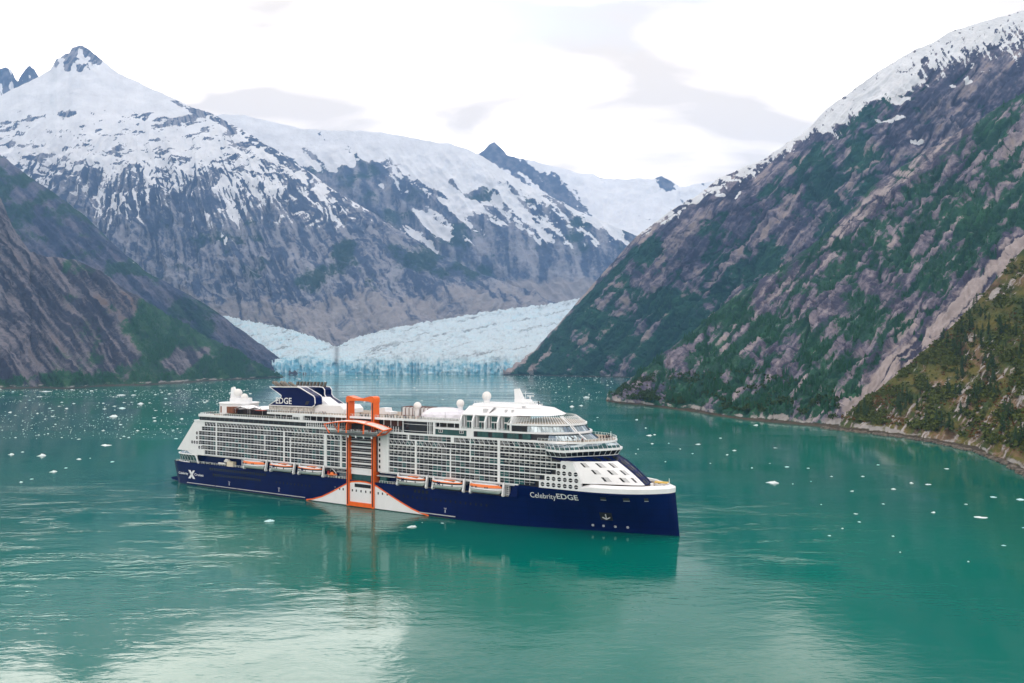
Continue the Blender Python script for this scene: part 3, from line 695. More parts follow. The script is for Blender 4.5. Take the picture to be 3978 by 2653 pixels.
def station(i, z):
    if i < len(st_main): return st_main[i]
    return 236 + (stem_s(z) - 236) * fr[i - len(st_main)]
ns = len(st_main) + len(fr)
hb = MB()
for sg in (1, -1):
    hb.loft([[(station(i, z), sg * half_b(station(i, z), z), z) for z in (zl if sg > 0 else zl[::-1])] for i in range(ns)], 0, ring=False)
hb.loft([[(station(0, z), half_b(-4, z), z), (station(0, z), -half_b(-4, z), z)] for z in zl], 0, ring=False)      # transom
hb.loft([[(stem_s(z), half_b(stem_s(z), z), z), (stem_s(z), -half_b(stem_s(z), z), z)] for z in zl], 0, ring=False)
zf = [13.4, 14.5, 16, 17.4, 18.4, 19.05]
def zt(s, z):   # the top of the forward hull falls a little to the stem
    return z if z < 18.4 else z - 0.5 * max(0, (s - 240) / 62)
nfs = [i for i in range(len(st_main), ns)]
for sg in (1, -1):
    hb.loft([[(station(i, z), sg * half_b(station(i, z), z), zt(station(i, z), z)) for z in (zf if sg > 0 else zf[::-1])] for i in nfs], 0, ring=False)
hb.loft([[(stem_s(z), half_b(stem_s(z), z), zt(302, z)), (stem_s(z), -half_b(stem_s(z), z), zt(302, z))] for z in zf], 0, ring=False)
hull = P(hb, 'hull', m_navy, smooth='auto')
# the sloping end of the raised bow hull, duck tail
db = MB()
for sg in (1, -1):
    P(MB().prism([(231.5, 13.4), (236.05, 13.4), (236.05, 19.05), (235.0, 19.05)], lambda a, b, t: (a, sg * t, b), 19.15, 19.49, 0), 'hull_step', m_navy)
db.prism([(-11.5, 2.0), (-4, 3.4), (-4, 0.2), (-10.5, 0.9)], lambda a, b, t: (a, t, b), -14.5, 14.5, 0)
P(db, 'duck_tail', m_navy)
P(MB().add([(231.5, -19.4, 13.38), (231.5, 19.4, 13.38), (-3.9, 17.3, 13.38), (-3.9, -17.3, 13.38)], [(0, 1, 2, 3)]), 'lifeboat_deck', m_deck)
# the boat-deck edge of the hull: a low white-lipped stern rail and rubbing strakes
for a, b_ in ((11, 35.6), (36.4, 54.2), (55.0, 107.5), (182.5, 203.2)):
    P(MB().box(a, b_, 19.48, 19.78, 1.15, 1.5), 'rubbing_strake', m_grey)
# ---- white swoosh with the orange border amidships
arc = [(108.4, .25), (113, 1.0), (119.4, 2.9), (124, 4.9), (128.4, 7.0), (133, 9.4), (137.5, 11.6), (140, 12.5), (144.9, 13.05), (149.5, 13.0), (153.4, 12.5), (156.5, 11.5), (161, 9.5), (165.5, 7.5), (171.5, 5.0), (178.1, 2.5), (183, 1.1), (188, .25)]
sw = MB(); tr = MB()
for (a, za_), (b, zb_) in zip(arc[:-1], arc[1:]):
    sw.prism([(a, 0.0), (b, 0.0), (b, zb_), (a, za_)], lambda p_, q_, t: (p_, t, q_), 19.4, 19.55)
    tr.prism([(a, za_ - 0.35), (b, zb_ - 0.35), (b, zb_ + 0.35), (a, za_ + 0.35)], lambda p_, q_, t: (p_, t, q_), 19.45, 19.64)
P(sw, 'white_hull_panel', m_white); P(tr, 'orange_border', m_orange)
bt = MB(); bt.box(20, 200, 19.5, 19.60, -1, 0.35); P(bt, 'boot_topping', m_black)
# hull windows
def pane(w, h_, mats, name='hull_window', mid=False):
    mb = MB().box(-w / 2, w / 2, -0.02, 0.05, -h_ / 2, h_ / 2, 0)
    fw = 0.10
    mb.box(-w / 2 - fw, w / 2 + fw, -0.02, 0.09, -h_ / 2 - fw, -h_ / 2, 1)
    mb.box(-w / 2 - fw, w / 2 + fw, -0.02, 0.09, h_ / 2, h_ / 2 + fw, 1)
    if mid: mb.box(-w / 2, w / 2, 0.05, 0.10, -0.08, 0.08, 1)
    return mb.mesh(name, mats, flip=True)
def put(me, name, s, y, z, parent=ship, rz=0.0):
    o = bpy.data.objects.new(name, me); COL.objects.link(o); o.parent = parent
    o.location = (s, -y, z); o.rotation_euler = (0, 0, rz); return o
hw_a = pane(1.25, 1.5, [m_glass, m_navy]); hw_b = pane(0.75, 1.15, [m_glass, m_navy]); hw_c = pane(0.75, 1.2, [m_glass, m_white])
for k in range(25): put(hw_a, 'hull_window', 31.7 + k * 1.9, 19.5, 11.0)
for k in range(21): put(hw_a, 'hull_window', 34.6 + k * 1.92, 19.5, 7.7)
for k in range(10): put(hw_b, 'hull_window', 86 + k * 2.75, 19.5, 7.7)
for k in range(20): put(hw_b, 'hull_window', 167.5 + k * 2.75, half_b(167.5 + k * 2.75, 8.2) + 0.01, 8.2)
for s_ in (128.8, 131.9, 134.3, 140.5, 143.1, 146.2, 149.3, 152.3, 157.3, 160.0, 163.0): put(hw_c, 'hull_window', s_, 19.56, 8.15)
for k in range(4): put(hw_a, 'hull_window', 180 + k * 2.35, 19.5, 11.3)
P(MB().box(142.0, 152.6, 19.5, 19.62, 10.0, 11.8), 'lounge_window', m_glass)
# fittings near the bow: mooring ports, anchor pocket, thruster marks
def on_hull(s, z, off=0.03): return (s, half_b(s, z) + off, z)
def hull_patch(name, s0, s1, z0, z1, mat, off=0.05, parent=ship, nsub=4):
    mb = MB(); rows = []
    for i in range(nsub + 1):
        s_ = s0 + (s1 - s0) * i / nsub
        rows.append([on_hull(s_, z0, off), on_hull(s_, z1, off)])
    mb.loft(rows, 0, ring=False); return P(mb, name, mat, parent)
for s0, s1 in ((274.2, 276.6), (283.5, 286.0), (291.5, 293.0)):
    hull_patch('mooring_port', s0, s1, 15.6, 16.8, m_black); hull_patch('mooring_sill', s0, s1, 15.3, 15.55, m_grey, 0.12)
hull_patch('anchor_pocket', 272.0, 277.2, 5.4, 9.2, m_black, 0.05)
an = MB()
for (s0, z0, s1, z1) in ((274.6, 8.4, 274.6, 6.2), (273.0, 6.9, 274.6, 6.0), (276.2, 6.9, 274.6, 6.0)):
    an.bar(on_hull(s0, z0, 0.25), on_hull(s1, z1, 0.25), 0.4)
P(an, 'anchor', m_grey)
for s_ in (268.0, 272.6, 277.6, 282.8):
    rg = MB(); c = Vector(on_hull(s_, 2.6, 0.06))
    tz = (Vector(on_hull(s_ + .5, 2.6, .06)) - Vector(on_hull(s_ - .5, 2.6, .06))).normalized(); tu = (Vector(on_hull(s_, 3.1, .06)) - Vector(on_hull(s_, 2.1, .06))).normalized()
    rg.tube([c + (tz * math.cos(a) + tu * math.sin(a)) * 0.5 for a in [i * math.pi / 6 for i in range(12)]], 0.07, 4, 0, True)
    rg.bar(c - tz * .4 - tu * .4, c + tz * .4 + tu * .4, .1); rg.bar(c - tz * .4 + tu * .4, c + tz * .4 - tu * .4, .1)
    P(rg, 'thruster_mark', m_white)
# ---- lettering
def lettering(txt, height, weight, target, name, mat, parent=ship, spacing=1.0, width=None):
    """flat letters bent onto a surface; target(u, v) -> (s, y, z)"""
    cu = bpy.data.curves.new(name, 'FONT'); cu.body = txt; cu.size = 1.0; cu.offset = weight; cu.space_character = spacing; cu.resolution_u = 3
    tmp = bpy.data.objects.new(name, cu); COL.objects.link(tmp)
    dg = bpy.context.evaluated_depsgraph_get()
    me = bpy.data.meshes.new_from_object(tmp.evaluated_get(dg)); bpy.data.objects.remove(tmp)
    co = np.array([v.co[:] for v in me.vertices]); cap = 0.70
    x0, x1 = co[:, 0].min(), co[:, 0].max(); k = height / cap; kx = (width / (x1 - x0)) if width else k
    for v in me.vertices:
        q = target((v.co.x - x0) * kx, v.co.y * k); v.co = (q[0], -q[1], q[2])
    me.materials.clear(); me.materials.append(mat); me.update()
    o = bpy.data.objects.new(name, me); COL.objects.link(o); o.parent = parent
    return o
lettering('Celebrity', 2.45, 0.0, lambda u, v: on_hull(242.0 + u, 13.95 + v, 0.07), 'name_lettering', m_white, width=12.2)
lettering('EDGE', 2.45, 0.012, lambda u, v: on_hull(254.6 + u, 14.35 + v, 0.07), 'name_lettering', m_white, width=9.8)
lettering('Celebrity', 1.35, 0.014, lambda u, v: (3.2 + u, 19.6, 6.0 + v), 'name_lettering', m_white, width=8.6)
lettering('Cruises', 1.35, 0.014, lambda u, v: (17.6 + u, 19.6, 6.0 + v), 'name_lettering', m_white, width=8.1)
xl = MB()
for q in ([(12.0, 8.9), (13.9, 8.9), (18.2, 3.9), (16.2, 3.9)], [(16.2, 8.9), (17.9, 8.9), (14.0, 3.9), (12.0, 3.9)]):
    xl.prism(q, lambda a, b, t: (a, t, b), 19.5, 19.6)
P(xl, 'x_emblem', m_white)
for s_, mt_ in ((48.0, m_white), (88.0, m_white), (197.5, m_white)):
    lettering('TUG', 0.5, 0.02, lambda u, v: (s_ - .7 + u, half_b(s_, 3) + .12, 4.4 + v), 'tug_lettering', mt_, width=1.5)
    P(MB().box(s_ - .12, s_ + .12, half_b(s_, 3), half_b(s_, 3) + .12, 2.6, 4.1), 'tug_mark', mt_)

# ---- superstructure core, boat-deck wall
core = MB()
core.prism([(20.5, 18.6), (250, 18.6), (258, 31), (252, 38.6), (21.0, 38.6)], lambda a, b, t: (a, t, b), -18.35, 18.35, 0)
sup = P(core, 'superstructure', m_core)
bw = MB(); bw.box(8, 138, -16.4, 16.4, 13.4, 18.7); bw.box(138, 158, -15.5, 15.5, 13.4, 19.0); bw.box(158, 240, -16.4, 16.4, 13.4, 18.7)
P(bw, 'boat_deck_wall', m_navy)
# bridge deck of the recess above the boats: a slab with a soffit
P(MB().box(18.2, 137.4, 16.2, 19.42, 18.45, 18.62), 'soffit', m_white); P(MB().box(158, 250, 16.2, 19.42, 18.45, 18.62), 'soffit', m_white)
PITCH, ROWH = 2.6, 2.78
row_z = [38.35 - ROWH * k for k in range(7)]            # tops of the window rows
starts = [26.6, 24.0, 21.4, 21.4, 21.4, 24.0, 26.6]
ends = [252.2, 255.0, 255.0, 257.0, 254.4, 249.2, 246.6]
gap = (137.0, 163.2)                                     # the tower bay
for k in range(8):                                       # white deck edges
    zb = row_z[k] if k < 7 else row_z[6] - ROWH
    h_ = 0.56
    segs = [(18.6 - 0 if k else 19.0, gap[0]), (gap[1], 259.5 if k < 3 else 262.0)]
    if k == 7: segs = [(19.0, gap[0]), (gap[1], 236.5)]
    for a, b_ in segs:
        P(MB().box(a, b_, 17.9, 19.56, zb, zb + h_), 'deck_edge', m_white, sup)
# pilasters
for s_, w_, k0, k1 in ((36.9, 1.0, 0, 7), (91.8, 1.0, 1, 7), (96.6, .6, 2, 7), (77.0, .5, 2, 5), (122.0, 1.9, 1, 7), (132.6, 1.2, 1, 7), (180.4, 1.1, 1, 7), (200.4, .5, 2, 7), (211.4, .5, 0, 4), (226.6, 1.3, 0, 7), (136.6, .9, 0, 7), (163.4, .9, 0, 7), (176.0, 1.0, 0, 1), (201.6, 1.8, 0, 1)):
    P(MB().box(s_ - w_ / 2, s_ + w_ / 2, 18.1, 19.60, row_z[k1 - 1] - 2.22, row_z[k0]), 'pilaster', m_white, sup)
# balcony windows
def balcony(kind):
    w, h_ = PITCH * 0.90, 2.2; mb = MB()
    if kind < 3:
        mb.box(-w / 2, w / 2, -0.05, 0.05, -h_, 0, 0)
        mb.box(-w / 2, w / 2, 0.05, 0.11, -h_ * 0.50, -h_ * 0.50 + 0.10, 1)
        mb.box(-w / 2 - 0.10, -w / 2, -0.05, 0.12, -h_, 0, 1); mb.box(w / 2, w / 2 + 0.12, -0.05, 0.12, -h_, 0, 2)
    else:                                                # open veranda: curtain, glass doors behind a rail
        mb.box(-w / 2, w / 2, -0.75, -0.65, -h_, 0, 0)
        mb.box(-w / 2, -w * 0.18, -0.64, -0.60, -h_, 0, 3)
        mb.box(-w / 2, w / 2, 0.0, 0.05, -h_, -h_ * 0.52, 0)
        mb.box(-w / 2, w / 2, 0.0, 0.13, -h_ * 0.52, -h_ * 0.52 + 0.13, 1)
        mb.box(w / 2, w / 2 + 0.08, -0.75, 0.02, -h_, 0, 1)
    gl = [m_glass, m_teal, paint('curtained_window', (0.10, 0.105, 0.11), 0.25, 0.3, 0.6), m_glass][kind]
    return mb, [gl, m_white, m_navy, m_curt]
bal = [balcony(k) for k in range(4)]
bme = [b[0].mesh('balcony_window', b[1], flip=True) for b in bal]
spots = []
rnd = random.Random(3)
for k in range(7):
    for a, b_ in ((starts[k], gap[0] - 1.0), (gap[1] + 1.0, ends[k])):
        n_ = int((b_ - a) / PITCH)
        for i in range(n_):
            s_ = a + (i + 0.5) * PITCH
            kind = rnd.choices((0, 1, 2), (0.66, 0.15, 0.19))[0]
            if k in (2, 3) and (164 < s_ < 196 or 228 < s_ < 256): kind = 3
            if k in (1, 2, 3) and 96 < s_ < 121: kind = 3
            if k in (2,) and 200 < s_ < 212 or (k == 3 and 211 < s_ < 222) or (k == 1 and s_ > 212): kind = 3
            spots.append((s_, row_z[k], kind))
for a, b_ in ((92, 134), (182, 226)):                     # the set-back row behind the boats
    for i in range(int((b_ - a) / PITCH)): spots.append((a + (i + .5) * PITCH, 18.3, -1))
spots.sort(key=lambda q: -q[0])
rest = MB()
for i, (s_, z_, kind) in enumerate(spots):
    y_ = 19.25 if kind >= 0 else 17.0
    kk = max(kind, 0)
    if i < 300: put(bme[kk], 'balcony_window', s_, y_, z_, sup)
    else:
        mb, mats_ = bal[kk]; off = len(rest.v)
        rest.v += [(x + s_, y + y_, z + z_) for x, y, z in mb.v]; rest.f += [tuple(j + off for j in q) for q in mb.f]
        rest.m += [(4 if (kk == 1 and m_ == 0) else 5 if (kk == 2 and m_ == 0) else m_) for m_ in mb.m]
o = P(rest, 'balcony_windows', [m_glass, m_white, m_navy, m_curt, m_teal, bal[2][1][0]], sup); o['kind'] = 'stuff'
# awning struts along the top cabin rows
st_ = MB()
for a, b_, z_ in ((28, 110, 38.3), (205, 250, 38.3), (165, 198, 35.5), (112, 136, 35.5)):
    s_ = a
    while s_ < b_:
        st_.bar((s_, 19.62, z_), (s_ + 1.5, 19.62, z_ - 2.1), 0.14); s_ += PITCH * 1.0
P(st_, 'awning_struts', m_white, sup)['kind'] = 'stuff'
# stern wedge: solid side walls and sloping aft face
wed = MB()
for sg in (1, -1):
    wed.prism([(1.7, 20.6), (17.9, 38.9), (26.4, 38.9), (26.4, 35.75), (23.8, 35.75), (23.8, 32.95), (21.2, 32.95), (21.2, 24.65), (23.8, 24.65), (23.8, 21.9), (26.4, 21.9), (26.4, 18.6), (15.5, 18.6), (10.5, 20.6)], lambda a, b, t: (a, sg * t, b), 17.5, 19.50)
wed.prism([(2.1, 20.6), (18.1, 38.9), (20.5, 38.9), (20.5, 18.6), (8, 18.6)], lambda a, b, t: (a, t, b), -17.5, 17.5)
P(wed, 'stern_wall', m_white)
# portholes with a bar across
ph = MB(); n_ = 18
ph.loft([[(0.95 * math.cos(2 * math.pi * j / n_), y, 0.95 * math.sin(2 * math.pi * j / n_)) for j in range(n_)] for y in (-0.05, 0.04)], 0, cap=True)
ph.tube([(1.0 * math.cos(2 * math.pi * j / n_), 0.05, 1.0 * math.sin(2 * math.pi * j / n_)) for j in range(n_)], 0.08, 4, 1, True)
ph.box(-0.95, 0.95, 0.02, 0.12, -0.08, 0.08, 1)
phm = ph.mesh('porthole', [m_glass, m_white], flip=True)
for s_, z_ in ((19.8, 31.5), (19.8, 28.7), (15.5, 25.9), (17.6, 25.9), (19.9, 25.9), (22.2, 25.9), (21.9, 23.1), (24.3, 23.1)): put(phm, 'porthole', s_, 19.52, z_)
# forward porthole wall
fw_ = MB()
fw_.prism([(257.2, 27.5), (255, 27.5), (255, 24.7), (249.6, 24.7), (249.6, 22.0), (246.8, 22.0), (246.8, 18.9), (266.5, 18.9), (266.5, 24.0), (262.5, 31.0), (257.2, 31.0)], lambda a, b, t: (a, t, b), 17.2, 19.50)
P(fw_, 'forward_side_wall', m_white); fw_ = MB()
fw_.prism([(246.8, 18.9), (266.5, 18.9), (266.5, 24.0), (262.5, 31.0), (257.2, 31.0), (246.8, 22.0)], lambda a, b, t: (a, -t, b), 17.2, 19.50)
P(fw_, 'forward_side_wall', m_white)
for s_, z_ in ((258.9, 28.7), (256.2, 25.9), (258.9, 25.9), (261.6, 25.9), (264.3, 25.9)): put(phm, 'porthole', s_, 19.52, z_)
for k in range(6): put(phm, 'porthole', 251.3 + 2.65 * k, 19.52, 23.2)
for k in range(7): put(phm, 'porthole', 248.6 + 2.65 * k, 19.52, 20.5)

# ---- lower front: white forehead, navy centre strip and collar
def lerp(a, b, t): return a + (b - a) * t
base_c = [(262, 19.5, 21.9), (266.5, 18.6, 22.1), (271, 16.6, 22.0), (276, 14.2, 21.9), (281, 11.6, 21.7), (286, 8.7, 21.4), (289.3, 6.0, 21.2), (290.7, 3.0, 21.1), (291.1, 0, 21.1)]
top_c = [(257.5, 19.5, 31.2), (260.0, 18.6, 31.2), (263.0, 17.2, 31.1), (266.5, 15.4, 31.1), (270.2, 13.0, 31.0), (274.0, 10.0, 30.9), (276.8, 7.0, 30.8), (278.8, 3.5, 30.8), (279.3, 0, 30.8)]
def fore(u, v, off=0.0):
    """u along the curve 0..8, v from base to top"""
    i = min(int(u), 7); t = u - i
    b_ = [lerp(base_c[i][k], base_c[i + 1][k], t) for k in range(3)]; q = [lerp(top_c[i][k], top_c[i + 1][k], t) for k in range(3)]
    bul = 0.9 * math.sin(math.pi * v) * min(1, u / 3)
    return (lerp(b_[0], q[0], v) + bul * 0.7 + off * .75, lerp(b_[1], q[1], v) + bul * 0.4 * (1 - u / 8) + off * .45 * (1 - u / 8), lerp(b_[2], q[2], v) + off * .4)
def mirror(rows): return [[(x, -y, z) for x, y, z in r_] for r_ in rows]
fb = MB(); U = [i * 0.25 for i in range(0, 27)]
rows = [[fore(u, v / 8) for v in range(9)] for u in U]
fb.loft(rows, 0, ring=False); fb.loft(mirror(rows), 0, ring=False)
P(fb, 'forward_wall', m_white, smooth=True)
cb = MB(); U = [6.5 + i * 0.25 for i in range(0, 7)]
rows = [[fore(u, v / 8, 0.02) for v in range(9)] for u in U]
cb.loft(rows, 0, ring=False); cb.loft(mirror(rows), 0, ring=False)
P(cb, 'navy_centre_strip', m_navy, smooth=True)
# bridge outline
br_bot = [(250.5, 19.5), (253.5, 20.3), (256.6, 20.9), (259.4, 20.6), (261.0, 18.6), (263.9, 15.2), (266.8, 12.2), (269.8, 9.2), (273.0, 5.6), (275.6, 2.2), (276.2, 0)]
br_top = [(250.5, 20.2), (253.0, 22.2), (256.9, 23.4), (260.4, 23.3), (262.9, 20.2), (265.6, 16.8), (268.5, 13.4), (271.4, 10.2), (274.4, 6.4), (277.2, 2.5), (277.8, 0)]
col_top = [(x, y, 33.0) for x, y in br_bot]
colb = [fore(u, 1.0) for u in (0, 0, .6, 1.4, 2.2, 3.2, 4.2, 5.2, 6.2, 7.2, 8)]
cl_ = MB(); rows = [[(b_[0], b_[1], b_[2] - 0.1), t_] for b_, t_ in zip(colb, col_top)]
cl_.loft(rows, 0, ring=False); cl_.loft(mirror(rows), 0, ring=False)
P(cl_, 'navy_collar', m_navy)
def oval(mb, fn, cu_, cv_, ru, rv, off, mat=0, n=14):
    ring_ = [fn(cu_ + ru * math.cos(2 * math.pi * j / n), cv_ + rv * math.sin(2 * math.pi * j / n), off) for j in range(n)]
    mb.add(ring_, [tuple(range(n))], mat)
for cu_, cv_ in ((7.0, .12), (7.0, .40), (7.0, .68), (7.0, .93), (7.75, .12), (7.75, .40), (7.75, .68), (7.75, .93)):
    ov = MB(); oval(ov, fore, cu_, min(cv_, .9), .22, .10, 0.10); P(ov, 'oval_window', m_glass)
def collar(u, v, off=0.0):
    i = min(int(u), len(colb) - 2); t = u - i
    b_ = [lerp(colb[i][k], colb[i + 1][k], t) for k in range(3)]; q = [lerp(col_top[i][k], col_top[i + 1][k], t) for k in range(3)]
    return (lerp(b_[0], q[0], v) + off, lerp(b_[1], q[1], v) + off * .4, lerp(b_[2], q[2], v))
for cu_ in (5.3, 6.5, 7.6, 8.6):
    ov = MB(); oval(ov, collar, cu_, .5, .30, .36, 0.08); P(ov, 'oval_window', m_glass)
# nine raked windows with pale reveals
for v0, us in ((.74, (2.35, 3.85, 5.05)), (.44, (2.75, 4.15, 5.3)), (.12, (3.05, 4.45, 5.55))):
    for u in us:
        wv = MB(); du = .46
        q = [fore(u, v0 + .19, .07), fore(u + du * .42, v0 + .19, .07), fore(u + du * .42 , v0, .07), fore(u , v0, .07)]
        wv.add(q, [(0, 1, 2, 3)], 0)
        q = [fore(u + du * .42, v0 + .19, .07), fore(u + du * 1.25, v0 + .19, .07), fore(u + du * 1.25, v0, .07), fore(u + du * .42, v0, .07)]
        wv.add(q, [(0, 1, 2, 3)], 1); P(wv, 'raked_window', [m_glass, m_grey])
# ---- bow bulwark: grey-white band and sloping cap
bx = [248, 254, 260, 265, 270, 274, 278, 282, 285, 288, 291, 293.5, 296, 298, 299.7, 301.0, 301.75]
def bul_row(s_):
    y0 = max(half_b(s_, 18.5), .3); k = min(1, max(0, (s_ - 262) / 6)); zb = 19.05 - 0.5 * (s_ - 240) / 62
    t1 = zb + 1.9 * k + .05; zc_ = t1 + 1.0 * k
    inn = max(y0 - 2.1 * k, .25)
    sb = s_ - (0.6 if s_ > 300 else 0)
    return [(s_, y0 + .02, zb), (s_ + .05, y0 + .04, t1), (sb - 1.2 * k * (s_ > 292), inn, zc_), (sb - 1.3 * k * (s_ > 292), max(inn - .5, .2), zc_ - .25), (sb - 1.5 * k * (s_ > 292), max(inn - .6, .2), zc_ - 1.2)]
bb = MB(); rows = [bul_row(s_) for s_ in bx]
bb.loft(rows, 0, ring=False); bb.loft(mirror(rows), 0, ring=False)
e_ = rows[-1]; bb.loft([[p_, (p_[0], -p_[1], p_[2])] for p_ in e_], 0, ring=False)
P(bb, 'bow_bulwark', m_white)
fd = MB(); fdp = [(s_, max(half_b(s_, 18.5) - 2.2, .2), 20.2) for s_ in bx if s_ > 262]
fd.loft([[p_, (p_[0], -p_[1], p_[2])] for p_ in fdp], 0, ring=False); P(fd, 'foredeck', m_deck)
fe = MB()
fe.box(294.2, 296.8, 1.0, 3.0, 20.2, 21.6, 0); fe.cyl((292.6, 3.2), 20.2, 22.0, .7, .7, 10, 1); fe.cyl((292.6, -3.2), 20.2, 22.0, .7, .7, 10, 1)
P(fe, 'foredeck_machinery', [m_grey, m_white])
P(MB().cyl((299.2, 0), 21.0, 24.2, .16, .10, 8), 'jack_staff', m_white)
P(MB().prism([(293.2, 21.9), (298.4, 21.9), (299.0, 22.5), (293.0, 22.5)], lambda a, b, t: (a, t, b), -.9, .9), 'yellow_float', paint('yellow_float_paint', (0.75, 0.50, 0.10), .5))

# ---- bridge
bridge = empty('bridge', parent=ship)
bw_ = MB()
def strip(pb, pt, z0, z1):
    return [[(a[0], a[1], z0), (b[0], b[1], z1)] for a, b in zip(pb, pt)]
rows = strip([(x - .25, y - .2) for x, y in br_bot], [(x - .25, y - .2) for x, y in br_top], 33.0, 35.35)
bw_.loft(rows, 0, ring=False); bw_.loft(mirror(rows), 0, ring=False); P(bw_, 'bridge_glazing', m_glass, bridge)
lipb = MB()
for z0, z1, ex in ((32.9, 33.15, .12), (35.3, 36.15, .35)):
    src = br_bot if z0 < 34 else br_top
    ring_ = [(x + ex * .6, y + ex) if y > .1 else (x + ex, 0) for x, y in src]; full = ring_ + [(x, -y) for x, y in ring_[-2::-1]]
    lipb.prism(full, lambda a, b, t: (a, b, t), z0, z1)
P(lipb, 'bridge_roof', m_white, bridge)
def along(poly, n):
    d = [0]
    for a, b in zip(poly[:-1], poly[1:]): d.append(d[-1] + math.hypot(b[0] - a[0], b[1] - a[1]))
    out = []
    for i in range(n + 1):
        t = d[-1] * i / n; j = max(k for k in range(len(d)) if d[k] <= t + 1e-9); j = min(j, len(d) - 2); f_ = (t - d[j]) / (d[j + 1] - d[j])
        out.append(tuple(lerp(poly[j][k], poly[j + 1][k], f_) for k in range(len(poly[0]))))
    return out
for a, b in list(zip(along(br_bot, 14), along(br_top, 14))):
    P(MB().bar((a[0], a[1], 33.1), (b[0], b[1], 35.35), .17), 'bridge_mullion', m_white, bridge)
# lounge glass over the bridge: low windows then a sloping glass roof
lg_b = [(x - .5, max(y - .6, 0)) for x, y in br_top]; 
lg_m = [(x - 1.0, max(y - 1.0, 0)) for x, y in br_top]
c_out = [(246.5, 19.6), (252, 19.4), (257.2, 18.8), (261, 17.9), (264.8, 16.4), (268, 13.8), (270.6, 10.8), (272.8, 7.6), (274.5, 4.2), (275.2, 1.8), (275.3, 0)]
lo = MB(); rows = strip(lg_b, lg_m, 36.15, 37.25); lo.loft(rows, 0, ring=False); lo.loft(mirror(rows), 0, ring=False)
P(lo, 'lounge_glazing', m_teal, bridge)
lo = MB(); rows = strip(lg_m, [(x - .4, max(y - .6, 0)) for x, y in c_out], 37.25, 38.6); lo.loft(rows, 0, ring=False); lo.loft(mirror(rows), 0, ring=False)
P(lo, 'lounge_glass_roof', m_sky, bridge)
for i, (a, b) in enumerate(zip(along(lg_b, 17), along(lg_m, 17))):
    if i % 1 == 0: P(MB().bar((a[0] + .1, a[1] + .1, 36.1), (b[0] + .1, b[1] + .1, 37.3), .14), 'lounge_mullion', m_white, bridge)
for a, b in zip(along(lg_m, 17), along([(x - .4, max(y - .6, 0)) for x, y in c_out], 17)):
    P(MB().bar((a[0], a[1], 37.3), (b[0], b[1], 38.62), .10), 'roof_bar', m_white, bridge)

# ---- stacked curved front terraces
b_out = [(231, 19.5), (237, 19.3), (242, 18.6), (247.5, 17.6), (252.3, 15.9), (256.8, 12.5), (259.5, 9.4), (261.5, 6.4), (262.9, 3.2), (263.5, 1.2), (263.5, 0)]
a_out = [(231, 19.5), (236, 19.2), (240.6, 18.4), (246.5, 17.0), (251.8, 14.8), (254.5, 12.6), (256.9, 10.0), (258.6, 7.2), (259.9, 4.2), (260.4, 1.8), (260.5, 0)]
g_out = [(233, 18.8), (236.5, 18.0), (240.5, 16.9), (244.5, 15.0), (248.0, 12.8), (250.4, 10.6), (252.4, 8.2), (253.8, 5.8), (254.8, 3.4), (255.2, 1.6), (255.3, 0)]
terr = empty('front_terraces', parent=ship)
def fullp(o_): return o_ + [(x, -y) for x, y in o_[-2::-1]]
def slab(o_, z0, z1, name='terrace_edge', aft=None):
    P(MB().prism(fullp(o_), lambda a, b, t: (a, b, t), z0, z1), name, m_white, terr)
slab(c_out, 38.55, 39.35); slab(b_out, 42.0, 42.8); slab(a_out, 45.5, 46.3)
P(MB().prism(fullp([(x - .5, max(y - .5, 0)) for x, y in c_out]), lambda a, b, t: (a, b, t), 39.36, 39.42), 'terrace_deck', m_deck, terr)
def glazed(lo_, hi_, z0, z1, n, mat=m_sky, name='sloped_pane', frm=.10):
    A, B_ = along([(x, y, z0) for x, y in lo_], n), along([(x, y, z1) for x, y in hi_], n)
    for i in range(n):
        for sg in (1, -1):
            q = [A[i], A[i + 1], B_[i + 1], B_[i]]
            P(MB().add([(x, sg * y, z) for x, y, z in q], [(0, 1, 2, 3)], 0), name, mat, terr)
        P(MB().bar((A[i][0] + .05, A[i][1] + .05, z0), (B_[i][0] + .05, B_[i][1] + .05, z1), frm), 'pane_joint', m_core, terr)
cg = [(247, 18.3), (252.5, 17.2), (257.0, 15.4), (260.5, 12.7), (262.8, 9.8), (264.6, 6.8), (265.8, 3.6), (266.4, 1.4), (266.5, 0)]
glazed(cg, [(x - .5, max(y - .6, 0)) for x, y in b_out[3:]], 39.4, 42.0, 18)
bg_ = [(240, 18.5), (246.5, 17.2), (251.8, 15.2), (256.0, 11.8), (258.9, 8.6), (260.8, 5.6), (261.9, 2.8), (262.4, 1.0), (262.4, 0)]
glazed(bg_, [(x - .5, max(y - .6, 0)) for x, y in a_out[2:]], 42.8, 45.5, 18)
P(MB().box(231.4, 240.4, 15, 18.9, 42.8, 45.5), 'dark_glazing', m_glass, terr)
